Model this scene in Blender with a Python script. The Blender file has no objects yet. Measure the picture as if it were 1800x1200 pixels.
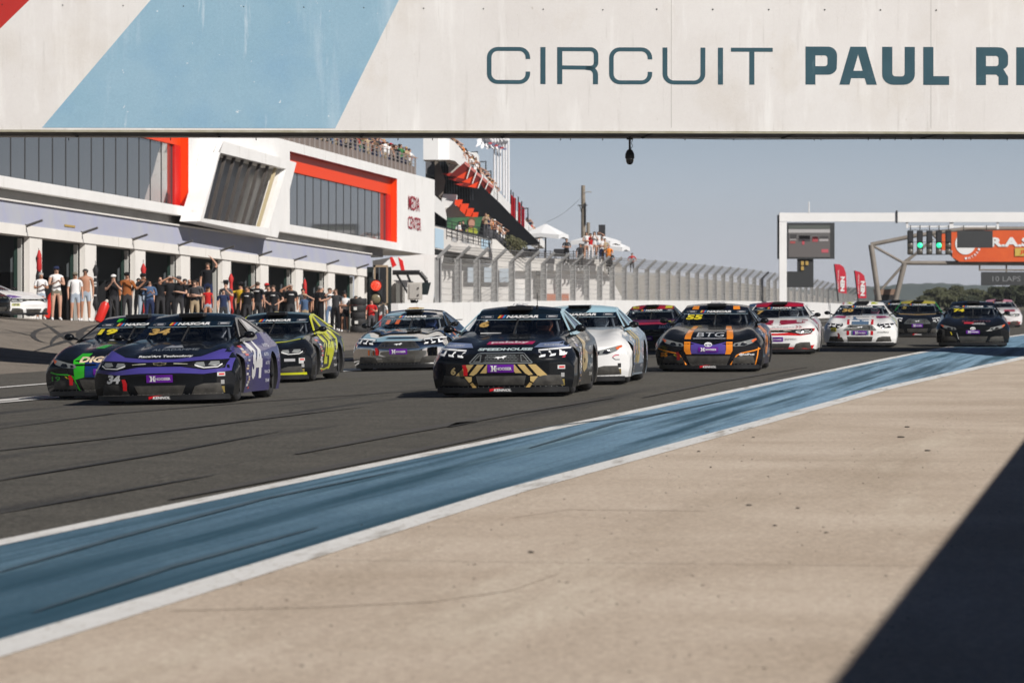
import bpy, bmesh, math, random
from mathutils import Vector, Matrix
from mathutils.geometry import tessellate_polygon
from mathutils.bvhtree import BVHTree
SC = bpy.context.scene
COL = SC.collection
R = math.radians
random.seed(7)
# ---------------------------------------------------------------- camera, sky, sun, exposure
CAMZ = 1.45
cam_d = bpy.data.cameras.new("camera"); cam = bpy.data.objects.new("camera", cam_d); COL.objects.link(cam)
cam.location = (0, 0, CAMZ); cam.rotation_euler = (R(90), 0, 0)
cam_d.lens = 144; cam_d.sensor_width = 36; cam_d.shift_y = -80/1800
cam_d.clip_start = 0.5; cam_d.clip_end = 20000
cam_d.dof.use_dof = True; cam_d.dof.focus_distance = 63; cam_d.dof.aperture_fstop = 5.6
SC.camera = cam
SUN = Vector((.966, -.957, 1.0)).normalized()
w = bpy.data.worlds.new("World"); SC.world = w; w.use_nodes = True
nt = w.node_tree; bg = nt.nodes["Background"]
sky = nt.nodes.new("ShaderNodeTexSky"); sky.sky_type = 'NISHITA'; sky.sun_disc = False
sky.sun_elevation = math.asin(SUN.z); sky.sun_rotation = math.atan2(SUN.x, SUN.y)
sky.air_density = 1.0; sky.dust_density = .4; sky.ozone_density = 4
# the dusty air of a summer afternoon: cooler overall, paler towards the horizon
tc = nt.nodes.new("ShaderNodeTexCoord"); sx = nt.nodes.new("ShaderNodeSeparateXYZ"); nt.links.new(tc.outputs["Generated"], sx.inputs[0])
rp = nt.nodes.new("ShaderNodeValToRGB"); rp.color_ramp.elements[0].position = 0.0; rp.color_ramp.elements[0].color = (.92, 1, 1, 1)
rp.color_ramp.elements[0].color = (1.95, 2.0, 2.8, 1); rp.color_ramp.elements[1].position = .05; rp.color_ramp.elements[1].color = (1.12, 1.10, 1.36, 1)
for ps, c_ in ((.10, (.50, .52, .60)), (.25, (.30, .33, .40)), (1, (.25, .28, .34))):
    e_ = rp.color_ramp.elements.new(ps); e_.color = (*c_, 1)
nt.links.new(sx.outputs[2], rp.inputs[0])
mB = nt.nodes.new("ShaderNodeMix"); mB.data_type = 'RGBA'; mB.blend_type = 'MULTIPLY'; mB.inputs[0].default_value = 1
nt.links.new(sky.outputs[0], mB.inputs[6]); nt.links.new(rp.outputs[0], mB.inputs[7]); nt.links.new(mB.outputs[2], bg.inputs[0]); bg.inputs[1].default_value = 0.055
sl = bpy.data.lights.new("sun", 'SUN'); sl.energy = 5.0; sl.angle = R(.5); sl.color = (1, .95, .88)
so = bpy.data.objects.new("sun", sl); COL.objects.link(so); so.rotation_euler = SUN.to_track_quat('Z', 'Y').to_euler(); so.location = (20, -20, 40)
SC.view_settings.view_transform = 'Standard'; SC.view_settings.look = 'None'; SC.view_settings.exposure = 0.0
SC.cycles.max_bounces = 6; SC.cycles.transparent_max_bounces = 24

# ---------------------------------------------------------------- frame of reference
F = 7200.0
T = Vector((.1528, 1, 0)).normalized(); N = Vector((T.y, -T.x, 0)); UP = Vector((0, 0, 1))
def at(px, py, d): return Vector(((px-900)/F*d, d, CAMZ+(520-py)/F*d))
def st(s, t, z=0.0): return N*s + T*t + UP*z
def lerp(a, b, k): return a+(b-a)*k
def sst(a, b, x):
    k = max(0, min(1, (x-a)/(b-a))); return k*k*(3-2*k)
def s_of(x, y): return x*N.x+y*N.y
def t_of(x, y): return x*T.x+y*T.y
def zfac(y): return .70-.0176*(max(120, min(255, y))-147.6)
def gz(x, y):
    s = s_of(x, y); t = t_of(x, y)
    a = 0 if s > -9 else .022*(s+9)
    a = max(a, -.36)
    k = sst(-26, -42, s)*sst(60, 100, t)*(1-sst(236, 300, t))
    far = -0.25*sst(260, 420, t)*sst(-22, -30, s)
    return lerp(a, zfac(y), k)+far

# ---------------------------------------------------------------- materials
MATS = {}
def newmat(name):
    m = bpy.data.materials.new(name); m.use_nodes = True
    return m, m.node_tree, m.node_tree.nodes["Principled BSDF"]
def plain(name, col, rough=.6, metal=0, coat=0, emit=0, alpha=1, spec=.5):
    k = (name, tuple(col), rough, metal, coat, emit)
    if k in MATS: return MATS[k]
    m, t, b = newmat(name)
    b.inputs["Base Color"].default_value = (*col, 1); b.inputs["Roughness"].default_value = rough
    b.inputs["Metallic"].default_value = metal; b.inputs["Coat Weight"].default_value = coat
    b.inputs["Coat Roughness"].default_value = .04
    b.inputs["Specular IOR Level"].default_value = spec
    if emit:
        b.inputs["Emission Color"].default_value = (*col, 1); b.inputs["Emission Strength"].default_value = emit
    MATS[k] = m; return m
def nd(t, ty, **kw):
    n = t.nodes.new(ty)
    for k, v in kw.items(): setattr(n, k, v)
    return n
def ramp(t, src, stops):
    r = nd(t, "ShaderNodeValToRGB"); e = r.color_ramp.elements
    while len(e) < len(stops): e.new(.5)
    for i, (p, c) in enumerate(stops):
        e[i].position = p; e[i].color = (*c, 1) if not isinstance(c, (int, float)) else (c, c, c, 1)
    t.links.new(src, r.inputs[0]); return r
def noise(t, scale, detail=4, rough=.6, vec=None, sc3=None):
    n = nd(t, "ShaderNodeTexNoise"); n.inputs["Scale"].default_value = scale; n.inputs["Detail"].default_value = detail
    n.inputs["Roughness"].default_value = rough
    g = nd(t, "ShaderNodeNewGeometry"); src = g.outputs["Position"]
    if sc3 or vec:
        mp = nd(t, "ShaderNodeMapping"); mp.vector_type = 'TEXTURE'
        if vec is not None: mp.inputs["Rotation"].default_value = vec
        if sc3: mp.inputs["Scale"].default_value = tuple(1/q for q in sc3)
        t.links.new(src, mp.inputs[0]); src = mp.outputs[0]
    t.links.new(src, n.inputs["Vector"]); return n
def mix(t, fac, a, b, bt='MIX'):
    m = nd(t, "ShaderNodeMix", data_type='RGBA', blend_type=bt)
    for sock, v in ((m.inputs[0], fac), (m.inputs[6], a), (m.inputs[7], b)):
        if isinstance(v, (int, float)): sock.default_value = v
        elif isinstance(v, tuple): sock.default_value = (*v, 1)
        else: t.links.new(v, sock)
    return m.outputs[2]
def bump(t, b, src, dist, strength=.5):
    n = nd(t, "ShaderNodeBump"); n.inputs["Distance"].default_value = dist; n.inputs["Strength"].default_value = strength
    t.links.new(src, n.inputs["Height"]); t.links.new(n.outputs[0], b.inputs["Normal"])
ROT = (0, 0, -math.atan2(T.x, T.y))     # turns T to +Y
def worn(name, c1, c2, scale=1.5, rough=.8, bumpd=.004, streak=None, sc3=None, k=(.35, .7), grain=0, spec=.5):
    """two tone weathered surface; streak=(colour, scale3, lo, hi)"""
    key = ("worn", name)
    if key in MATS: return MATS[key]
    m, t, b = newmat(name)
    n1 = noise(t, scale, 6, .65, vec=ROT, sc3=sc3)
    col = mix(t, ramp(t, n1.outputs[0], [(k[0], 0), (k[1], 1)]).outputs[0], c1, c2)
    if streak:
        for (sc_, s3, lo, hi) in streak:
            n2 = noise(t, 1, 5, .6, vec=ROT, sc3=s3)
            col = mix(t, ramp(t, n2.outputs[0], [(lo, 0), (hi, 1)]).outputs[0], col, sc_)
    if grain:
        for gs in (70, 18):
            n3 = noise(t, gs, 2, .8)
            col = mix(t, grain, col, ramp(t, n3.outputs[0], [(.34, .08), (.66, 1.0)]).outputs[0], 'OVERLAY')
    t.links.new(col, b.inputs["Base Color"]); b.inputs["Roughness"].default_value = rough
    b.inputs["Specular IOR Level"].default_value = spec
    if bumpd: bump(t, b, noise(t, 40 if grain else scale*8, 3, .7).outputs[0], bumpd, .6)
    MATS[key] = m; return m

# ---------------------------------------------------------------- mesh helpers
def tag(o, label=None, cat=None, group=None, kind=None):
    if label: o["label"] = label
    if cat: o["category"] = cat
    if group: o["group"] = group
    if kind: o["kind"] = kind
    return o
WOFF = {}
def thing(name, loc, label, cat, group=None, rotz=0):
    o = bpy.data.objects.new(name, None); COL.objects.link(o)
    o.location = loc; o.rotation_euler = (0, 0, rotz); o.empty_display_size = .2
    WOFF[o] = Vector(loc)
    return tag(o, label, cat, group)
class MB:
    def __init__(s): s.v = []; s.f = []; s.m = []
    def add(s, vs, fs, mi=0):
        n = len(s.v); s.v += [Vector(p) for p in vs]
        for f in fs: s.f.append([n+i for i in f]); s.m.append(mi)
        return s
    def box(s, c, size, mi=0, rot=None, ax=None):
        """c centre; ax optional three axis vectors"""
        A = ax or (Vector((1, 0, 0)), Vector((0, 1, 0)), Vector((0, 0, 1)))
        if rot is not None: A = [rot @ a for a in A]
        c = Vector(c); h = [x/2 for x in size]
        vs = [c + A[0]*h[0]*i + A[1]*h[1]*j + A[2]*h[2]*k for k in (-1, 1) for j in (-1, 1) for i in (-1, 1)]
        return s.add(vs, [(0, 2, 3, 1), (4, 5, 7, 6), (0, 1, 5, 4), (2, 6, 7, 3), (0, 4, 6, 2), (1, 3, 7, 5)], mi)
    def tube(s, a, b, r0, r1=None, n=8, mi=0, cap=True):
        a = Vector(a); b = Vector(b); r1 = r0 if r1 is None else r1
        d = (b-a).normalized(); u = d.orthogonal().normalized(); w_ = d.cross(u)
        vs = []
        for p, r in ((a, r0), (b, r1)):
            for i in range(n):
                an = 2*math.pi*i/n; vs.append(p+u*math.cos(an)*r+w_*math.sin(an)*r)
        fs = [(i, (i+1) % n, n+(i+1) % n, n+i) for i in range(n)]
        if cap: fs += [tuple(range(n-1, -1, -1)), tuple(range(n, 2*n))]
        return s.add(vs, fs, mi)
    def path(s, pts, r, n=6, mi=0):
        for a, b in zip(pts[:-1], pts[1:]): s.tube(a, b, r, r, n, mi)
        return s
    def lathe(s, c, prof, n=16, mi=0, axis=None):
        c = Vector(c); d = Vector(axis or (0, 0, 1)).normalized(); u = d.orthogonal().normalized(); w_ = d.cross(u)
        vs = []
        for (r, h) in prof:
            for i in range(n):
                an = 2*math.pi*i/n; vs.append(c+d*h+u*math.cos(an)*r+w_*math.sin(an)*r)
        fs = []
        for k in range(len(prof)-1):
            for i in range(n): fs.append((k*n+i, k*n+(i+1) % n, (k+1)*n+(i+1) % n, (k+1)*n+i))
        fs += [tuple(range(n-1, -1, -1)), tuple(range((len(prof)-1)*n, len(prof)*n))]
        return s.add(vs, fs, mi)
    def ball(s, c, r, mi=0, n=8, m=6):
        r = r if hasattr(r, "__len__") else (r, r, r); c = Vector(c)
        vs = [c+Vector((0, 0, -r[2]))]
        for j in range(1, m):
            ph = math.pi*j/m-math.pi/2
            for i in range(n):
                a = 2*math.pi*i/n; vs.append(c+Vector((math.cos(ph)*math.cos(a)*r[0], math.cos(ph)*math.sin(a)*r[1], math.sin(ph)*r[2])))
        vs.append(c+Vector((0, 0, r[2]))); fs = []
        for i in range(n): fs.append((0, 1+(i+1) % n, 1+i))
        for j in range(m-2):
            for i in range(n): fs.append((1+j*n+i, 1+j*n+(i+1) % n, 1+(j+1)*n+(i+1) % n, 1+(j+1)*n+i))
        k = 1+(m-2)*n
        for i in range(n): fs.append((k+i, k+(i+1) % n, len(vs)-1))
        return s.add(vs, fs, mi)
    def poly(s, pts, off=None, mi=0, holes=()):
        """flat polygon (with holes); off = extrusion vector"""
        loops = [[Vector(p) for p in pts]]+[[Vector(p) for p in h] for h in holes]
        tris = tessellate_polygon(loops); flat = [p for l in loops for p in l]
        if off is None: return s.add(flat, tris, mi)
        off = Vector(off); n = len(flat)
        s.add(flat+[p+off for p in flat], list(tris)+[tuple(n+i for i in reversed(t_)) for t_ in tris], mi)
        base = len(s.v)-2*n; k = 0
        for l in loops:
            m_ = len(l)
            for i in range(m_):
                a, b = k+i, k+(i+1) % m_
                s.f.append([base+a, base+b, base+n+b, base+n+a]); s.m.append(mi)
            k += m_
        return s
    def grid(s, fn, nu, nv, mi=0, flip=False):
        vs = [fn(i/nu, j/nv) for j in range(nv+1) for i in range(nu+1)]
        fs = []
        for j in range(nv):
            for i in range(nu):
                a = j*(nu+1)+i; q = (a, a+1, a+nu+2, a+nu+1)
                fs.append(q[::-1] if flip else q)
        return s.add(vs, fs, mi)
    def mesh(s, name, mats, smooth=False, off=None):
        me = bpy.data.meshes.new(name)
        vs = s.v if off is None else [p-off for p in s.v]
        me.from_pydata([tuple(p) for p in vs], [], s.f)
        for m in mats: me.materials.append(m)
        if len(mats) > 1: me.polygons.foreach_set("material_index", s.m)
        if smooth is True: me.polygons.foreach_set("use_smooth", [True]*len(me.polygons))
        elif smooth:
            bm = bmesh.new(); bm.from_mesh(me); bmesh.ops.recalc_face_normals(bm, faces=bm.faces)
            for f in bm.faces: f.smooth = True
            for e in bm.edges: e.smooth = not (len(e.link_faces) == 2 and e.calc_face_angle(0) > smooth)
            bm.to_mesh(me); bm.free()
        me.update(); return me
    def build(s, name, mats, parent=None, smooth=False, ws=True):
        if not isinstance(mats, (list, tuple)): mats = [mats]
        off = WOFF.get(parent) if (parent is not None and ws) else None
        me = s.mesh(name, mats, False, off)
        bm = bmesh.new(); bm.from_mesh(me); bmesh.ops.recalc_face_normals(bm, faces=bm.faces) if len(bm.faces) < 60000 else None
        if smooth:
            ang = R(smooth) if smooth is not True else R(50)
            for f in bm.faces: f.smooth = True
            for e in bm.edges:
                e.smooth = not (len(e.link_faces) == 2 and e.calc_face_angle(0) > ang)
        bm.to_mesh(me); bm.free()
        o = bpy.data.objects.new(name, me); COL.objects.link(o)
        if parent is not None:
            o.parent = parent; WOFF[o] = WOFF.get(parent, Vector())
        return o
def strip(pts_l, pts_r, dz, name, mat, kind="structure", n=1, dz2=0):
    dz += .008*dz2
    m = MB(); k = len(pts_l)
    for j in range(k-1):
        for i in range(n):
            q = []
            for (jj, ii) in ((j, i), (j, i+1), (j+1, i+1), (j+1, i)):
                p = pts_l[jj].lerp(pts_r[jj], ii/n); q.append(Vector((p.x, p.y, gz(p.x, p.y)+dz)))
            m.add(q, [(0, 1, 2, 3)])
    o = m.build(name, mat)
    return tag(o, kind=kind)
# text ------------------------------------------------------------
TXT = {}
def text2d(s, bold=0.0):
    k = (s, bold)
    if k in TXT: return TXT[k]
    c = bpy.data.curves.new("t", 'FONT'); c.body = s; c.size = 1; c.offset = bold; c.resolution_u = 2
    o = bpy.data.objects.new("t", c); COL.objects.link(o)
    dg = bpy.context.evaluated_depsgraph_get(); me = o.evaluated_get(dg).to_mesh()
    vs = [(v.co.x, v.co.y) for v in me.vertices]; fs = [tuple(p.vertices) for p in me.polygons]
    o.evaluated_get(dg).to_mesh_clear(); bpy.data.objects.remove(o); bpy.data.curves.remove(c)
    if not vs: TXT[k] = ([], []); return TXT[k]
    x0 = min(v[0] for v in vs); x1 = max(v[0] for v in vs); y0 = min(v[1] for v in vs); y1 = max(v[1] for v in vs)
    vs = [((x-x0)/(x1-x0), (y-y0)/(y1-y0)) for x, y in vs]
    TXT[k] = (vs, fs); return TXT[k]
def text_on(m, s, fn, x0, x1, z0, z1, bold=0.0, shear=0.0, mi=0):
    """fn(u,v)->3D; text fills x0..x1, z0..z1"""
    vs, fs = text2d(s, bold)
    m.add([fn(x0+(x1-x0)*(a+shear*b*(z1-z0)/max(1e-6, x1-x0)), z0+(z1-z0)*b) for a, b in vs], fs, mi); return m

# ---------------------------------------------------------------- ground
asph = worn("asphalt", (.068, .064, .055), (.098, .091, .078), 1.2, .85, .006,
            [((.035, .034, .034), (1.4, .03, 1), .56, .70), ((.095, .088, .08), (.5, .02, 1), .60, .8)], grain=.55, spec=.3)
pitm = worn("pit_asphalt", (.165, .142, .12), (.235, .203, .17), .7, .9, .004, [((.07, .066, .06), (.6, .06, 1), .55, .75)], grain=.4, spec=.3)
tan = worn("pale_concrete", (.455, .37, .292), (.59, .495, .405), .35, .85, .003,
           [((.40, .325, .25), (1.1, .05, 1), .52, .8), ((.66, .575, .47), (.8, .09, 1), .56, .8), ((.36, .29, .225), (.35, .03, 1), .60, .74), ((.36, .29, .22), (30, 30, 1), .64, .70)], grain=.22, spec=.3)
blue = worn("blue_paint", (.17, .29, .41), (.23, .375, .50), .6, .6, .003,
            [((.03, .085, .125), (2.6, .045, 1), .47, .64), ((.035, .09, .125), (7., .05, 1), .53, .68), ((.32, .48, .59), (1.8, .04, 1), .58, .74)], grain=.35)
def near_darken(m_, dark, y0, y1, amount):
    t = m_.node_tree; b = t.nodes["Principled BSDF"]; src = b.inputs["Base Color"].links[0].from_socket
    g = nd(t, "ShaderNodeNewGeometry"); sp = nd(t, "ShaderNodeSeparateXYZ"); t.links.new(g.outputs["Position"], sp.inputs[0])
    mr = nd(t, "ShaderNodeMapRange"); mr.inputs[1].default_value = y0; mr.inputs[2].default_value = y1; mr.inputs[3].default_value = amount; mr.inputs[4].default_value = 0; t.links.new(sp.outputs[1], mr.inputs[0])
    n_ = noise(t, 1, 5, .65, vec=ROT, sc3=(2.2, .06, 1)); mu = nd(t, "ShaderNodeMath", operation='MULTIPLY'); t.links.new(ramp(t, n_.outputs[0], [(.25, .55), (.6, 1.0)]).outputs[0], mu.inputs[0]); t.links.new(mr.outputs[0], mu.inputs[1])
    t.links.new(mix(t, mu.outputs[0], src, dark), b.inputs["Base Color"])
near_darken(blue, (.013, .058, .09), 20, 52, .92)     # streaky darkening that grows towards the near end of the strip
whitep = worn("white_line_paint", (.72, .71, .69), (.8, .79, .77), 2, .6, .002, [((.40, .37, .33), (5, .5, 1), .54, .66), ((.5, .46, .4), (22, 6, 1), .58, .66)], grain=.15)
earth = worn("dry_ground", (.15, .125, .09), (.10, .10, .06), .05, .95, 0)
def frange(a, b, n): return [a+(b-a)*i/n for i in range(n+1)]
m = MB()
ss = [-2500, -900, -300, -120]+frange(-80, -44, 6)+frange(-42, -9, 24)+[0, 10, 40, 120, 400, 1500, 3500]
ts = [-600, -100, -20]+frange(0, 60, 4)[0:4]+frange(60, 110, 14)+frange(115, 430, 60)+[460, 520, 700, 1000, 1600, 2600, 4500, 7000]
def gfn(i, j):
    p = st(ss[i], ts[j]); return Vector((p.x, p.y, gz(p.x, p.y)-.06))
vs = [gfn(i, j) for j in range(len(ts)) for i in range(len(ss))]
m.add(vs, [(j*len(ss)+i, j*len(ss)+i+1, (j+1)*len(ss)+i+1, (j+1)*len(ss)+i) for j in range(len(ts)-1) for i in range(len(ss)-1)])
tag(m.build("ground", earth, smooth=True), kind="structure")
tt = [5, 12, 20, 30, 40, 50, 60]+frange(60, 110, 14)[1:]+frange(115, 430, 60)
tt2 = [t for t in tt]
def ln(sfn, ts_=None): return [st(sfn(t), t) for t in (ts_ or tt2)]
def bend(t): return sst(70, 420, t)*0      # straight
# lateral positions of the painted edges, read along the track
def interp(tab, t):
    for (a, va), (b, vb) in zip(tab[:-1], tab[1:]):
        if t <= b: return va+(vb-va)*max(0, (t-a))/(b-a)
    return tab[-1][1]
WL0 = [(5, -6.75), (24, -6.68), (42, -6.42), (97, -5.75), (140, -4.9), (200, -2.5), (430, 16)]
WL1 = [(5, -6.62), (24, -6.52), (42, -6.24), (97, -5.53), (140, -4.6), (200, -2.2), (430, 16.4)]
BL1 = [(5, -4.75), (16, -4.72), (30, -4.70), (65, -4.0), (95, -2.85), (140, -1.2), (200, 2.2), (430, 21)]
BW1 = [(5, -4.55), (16, -4.48), (30, -4.47), (65, -3.75), (95, -2.55), (140, -.9), (200, 2.6), (430, 21.5)]
strip(ln(lambda t: -26.), ln(lambda t: interp(WL0, t)+.05), .004, "track", asph, n=30)
strip(ln(lambda t: -60.), ln(lambda t: -26.), .0045, "pit_lane", pitm, n=40)
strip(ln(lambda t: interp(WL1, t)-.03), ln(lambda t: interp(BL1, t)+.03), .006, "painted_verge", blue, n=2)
strip(ln(lambda t: interp(WL0, t)), ln(lambda t: interp(WL1, t)), .010, "edge_line", whitep)
strip(ln(lambda t: interp(BL1, t)), ln(lambda t: interp(BW1, t)), .010, "verge_line", whitep)
strip(ln(lambda t: interp(BW1, t)-.05), ln(lambda t: 24.), .005, "runoff", tan, n=2)
t3 = [t for t in tt if t > 40]
strip(ln(lambda t: -21.0, t3), ln(lambda t: -20.72, t3), .010, "lane_line", whitep, dz2=1)
strip(ln(lambda t: -17.6+.012*(t-66), t3), ln(lambda t: -17.25+.012*(t-66), t3), .010, "lane_line", whitep, dz2=1)
strip(ln(lambda t: -17.1+.012*(t-66), t3), ln(lambda t: -16.85+.012*(t-66), t3), .010, "lane_line", whitep, dz2=1)
# a few rubber streaks on the track and doughnut marks on the pit lane
rub = worn("tyre_rubber_marks", (.03, .03, .031), (.06, .058, .055), 3, .75, 0)
def unproj(px, py, z=0.0):
    d = 10.0
    while d < 1500:
        x = (px-900)/F*d
        if CAMZ-(py-520)/F*d <= gz(x, d): break
        d += .05 if d < 60 else .15
    return Vector(((px-900)/F*d, d, 0))
def mark(pts, wd, name="tyre_mark", nsub=6):
    P = [unproj(*p) for p in pts]; Q = []
    for a, b in zip(P[:-1], P[1:]): Q += [a.lerp(b, i/nsub) for i in range(nsub)]
    Q.append(P[-1]); L = []; Rr = []
    for i, p in enumerate(Q):
        d = (Q[min(i+1, len(Q)-1)]-Q[max(i-1, 0)]).normalized(); n_ = Vector((d.y, -d.x, 0))
        wv = wd*(.25+.75*math.sin(math.pi*min(1, max(0, i/(len(Q)-1)))))
        L.append(p-n_*wv/2); Rr.append(p+n_*wv/2)
    strip(L, Rr, .016, name, rub)
mark([(-60, 856), (120, 826), (300, 796), (500, 758)], .09)
mark([(-60, 762), (200, 728), (440, 708), (700, 690), (900, 672)], .12)
mark([(0, 905), (200, 868), (380, 836)], .07)
mark([(790, 752), (815, 745), (840, 742)], .16)
rub2 = rub; rub = worn("faint_rubber_marks", (.058, .055, .051), (.085, .079, .072), 3, .8, 0)
for pts, wd in (([(-60, 800), (150, 776), (420, 742), (640, 716)], .18), ([(520, 800), (700, 764), (900, 728), (1080, 700)], .22), ([(300, 880), (520, 836), (700, 800), (900, 760)], .2), ([(1130, 700), (1260, 672), (1420, 646)], .2)): mark(pts, wd)
rub = worn("rubber_on_paint", (.05, .09, .12), (.08, .13, .17), 3, .7, 0)
for pts, wd in (([(0, 1010), (200, 950), (460, 880), (700, 830)], .07), ([(60, 1080), (300, 1000), (560, 930)], .06), ([(930, 790), (1080, 745), (1300, 700)], .10), ([(900, 760), (1060, 740), (1240, 720)], .05)): mark(pts, wd)
rub = rub2
def loopmark(cx, cy, rx, ry, a0, a1, wd):
    mark([(cx+rx*math.cos(R(a)), cy+ry*math.sin(R(a))) for a in range(a0, a1+1, 12)], wd, nsub=2)
loopmark(110, 590, 52, 16, 100, 290, .16)
loopmark(150, 606, 60, 24, 180, 350, .22)
loopmark(215, 588, 75, 20, 90, 250, .25)
mark([(60, 618), (110, 602), (160, 588), (215, 572)], .2)
mark([(75, 568), (100, 585), (135, 612)], .16)
mark([(0, 578), (60, 592), (120, 598)], .12)
# loose stones on the runoff
stone = worn("stone", (.05, .045, .04), (.11, .095, .08), 30, .9, 0)
m = MB(); rg = random.Random(3)
def pebble(p, r):
    m.ball(p+Vector((0, 0, r*.2+.006)), (r*rg.uniform(.7, 1.5), r*rg.uniform(.7, 1.3), r*.35), 0, 5, 4)
for (px, py, r) in [(933, 973, .022), (1228, 795, .02), (1243, 760, .02), (1249, 823, .018), (1402, 895, .018), (1583, 770, .03), (1594, 752, .025), (1630, 794, .028), (1316, 890, .02), (1362, 926, .015), (1284, 758, .018), (1452, 938, .012), (1300, 756, .015), (1324, 770, .015)]:
    pebble(unproj(px, py), r)
for i in range(420):
    px = rg.uniform(300, 1790); py = rg.gauss(800, 60) if i < 150 else rg.uniform(700, 1190)
    if py < 660: continue
    p = unproj(px, py); s = s_of(p.x, p.y)
    if s > interp(BL1, t_of(p.x, p.y))-.3 and s < -.9: pebble(p, rg.uniform(.003, .008))
tag(m.build("gravel", stone, smooth=True), kind="stuff", label="loose dark stones scattered over pale runoff", cat="gravel")
# fine cracks in the slab
crk = worn("crack_dirt", (.27, .215, .16), (.37, .30, .225), 2, .9, 0)
for pts in ([(900, 912), (1000, 897), (1240, 900)], [(300, 1076), (560, 1070), (760, 1060), (900, 1040), (985, 1010), (990, 990)]):
    P = [unproj(*p) for p in pts]
    L = [p+Vector((0, -.012, 0)) for p in P]; Rr = [p+Vector((0, .012, 0)) for p in P]
    strip(L, Rr, .0075, "slab_crack", crk)
for k, t_ in enumerate(range(22, 120, 14)):
    a, b = st(interp(BW1, t_)+.02, t_), st(3.0, t_); L = [a.lerp(b, i/6) for i in range(7)]
    strip([p+T*-.006 for p in L], [p+T*.006 for p in L], .0072, "slab_joint", plain("joint_dirt", (.27, .22, .17), .95))
# shade caster out of view; roof and dark wall added to block more sky
conc = worn("grey_concrete", (.38, .36, .33), (.48, .45, .41), .7, .85, .003, [((.3, .28, .25), (6, 6, .4), .55, .8)])
m = MB(); hw_ = 3.4; sw = -1.14+1.1*hw_
pav = thing("unseen_shade_stand", st(sw+5, 10), "unseen stand, roof added to deepen the straight edged shade over the pale runoff corner", "stand")
P = [st(sw+.0, -40), st(sw+.0, 46), st(sw+12, 46), st(sw+12, -40)]
m.poly([Vector((p.x, p.y, hw_-.3)) for p in P], (0, 0, .3)); m.build("roof", conc, pav)
m = MB(); P = [st(sw+2.2, -40), st(sw+2.2, 46), st(sw+2.5, 46), st(sw+2.5, -40)]
m.poly([Vector((p.x, p.y, -.1)) for p in P], (0, 0, hw_-.22)); m.build("wall", plain("dark_cladding", (.03, .03, .032), .8), pav)
# ---------------------------------------------------------------- overhead bridge
def bp(px, py, off=0.0):
    d = 100+(px-900)*.0008
    p = at(px, py, 100.0); p.y = 100+p.x*.055-off; return p
bridge = thing("footbridge", (0, 102, 0), "white concrete bridge across the track painted with red and pale blue bands and lettering", "bridge")
bmat = worn("bridge_paint", (.68, .655, .64), (.75, .735, .725), .35, .75, .003,
            [((.80, .79, .78), (2.2, 2.2, .28), .56, .72), ((.62, .575, .52), (.5, .5, .35), .62, .84), ((.60, .58, .56), (7, 7, .6), .60, .78), ((.45, .41, .36), (9, 9, 5), .70, .76), ((.86, .85, .84), (1.1, 1.1, .12), .60, .74), ((.60, .555, .50), (.22, .22, .22), .56, .80)], k=(.3, .7), grain=.05)
bblue = worn("pale_blue_paint", (.25, .42, .545), (.29, .455, .58), .6, .75, .002,
             [((.55, .66, .75), (3, 3, .4), .64, .76), ((.22, .39, .55), (.8, .8, .8), .5, .8), ((.7, .75, .8), (5, 5, 4), .68, .71), ((.42, .56, .67), (1.2, 1.2, .14), .56, .74), ((.24, .38, .50), (9, 9, 5), .68, .74)], grain=.05)
bred = worn("bridge_red_paint", (.42, .012, .008), (.5, .02, .015), .6, .7, 0)
bteal = worn("dark_teal_paint", (.018, .068, .095), (.026, .085, .115), 1.5, .7, 0, [((.07, .14, .17), (3, 3, 2), .62, .75)])
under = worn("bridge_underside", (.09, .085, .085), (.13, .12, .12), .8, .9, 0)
HB = at(0, 230, 100).z; HT = HB+3.9
dx = Vector((1, .055, 0)).normalized(); dy = Vector((-.055, 1, 0)).normalized()
def slab(x0, x1, y0, y1, z0, z1): 
    c = Vector((0, 100, 0))+dx*((x0+x1)/2)+dy*((y0+y1)/2)+UP*((z0+z1)/2)
    return c, (x1-x0, y1-y0, z1-z0), (dx, dy, UP)
m = MB()
c, s_, ax = slab(-52, 30, 0, .22, HB, HT); m.box(c, s_, 0, ax=ax)
c, s_, ax = slab(-52, 30, 4.7, 4.92, HB, HT); m.box(c, s_, 0, ax=ax)
m.build("parapet", bmat, bridge)
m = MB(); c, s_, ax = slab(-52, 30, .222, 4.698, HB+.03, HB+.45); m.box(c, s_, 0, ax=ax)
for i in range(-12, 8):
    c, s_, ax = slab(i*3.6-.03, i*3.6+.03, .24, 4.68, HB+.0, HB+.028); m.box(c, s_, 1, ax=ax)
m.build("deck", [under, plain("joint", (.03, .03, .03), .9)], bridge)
m = MB(); c, s_, ax = slab(-52, 30, -.03, .219, HB-.055, HB-.003); m.box(c, s_, 0, ax=ax)
m.build("drip_edge", worn("mossy_edge", (.30, .28, .20), (.42, .40, .33), 3, .9, 0), bridge)
m = MB(); zt = HT-.06
def quad(px_tl, px_tr, px_br, px_bl, mat, name):
    m = MB(); m.poly([bp(*p, .003) for p in (px_tl, px_tr, px_br, px_bl)], (0, -.003, 0)); return m.build(name, mat, bridge)
ytop = -80
quad((270+80*.85, ytop), (702+80*.495, ytop), (590, 226.5), (79, 226.5), bblue, "blue_band")
quad((-170+80, ytop), (62+80, ytop), (-170, 228), (-500, 228), bred, "red_band")
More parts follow.
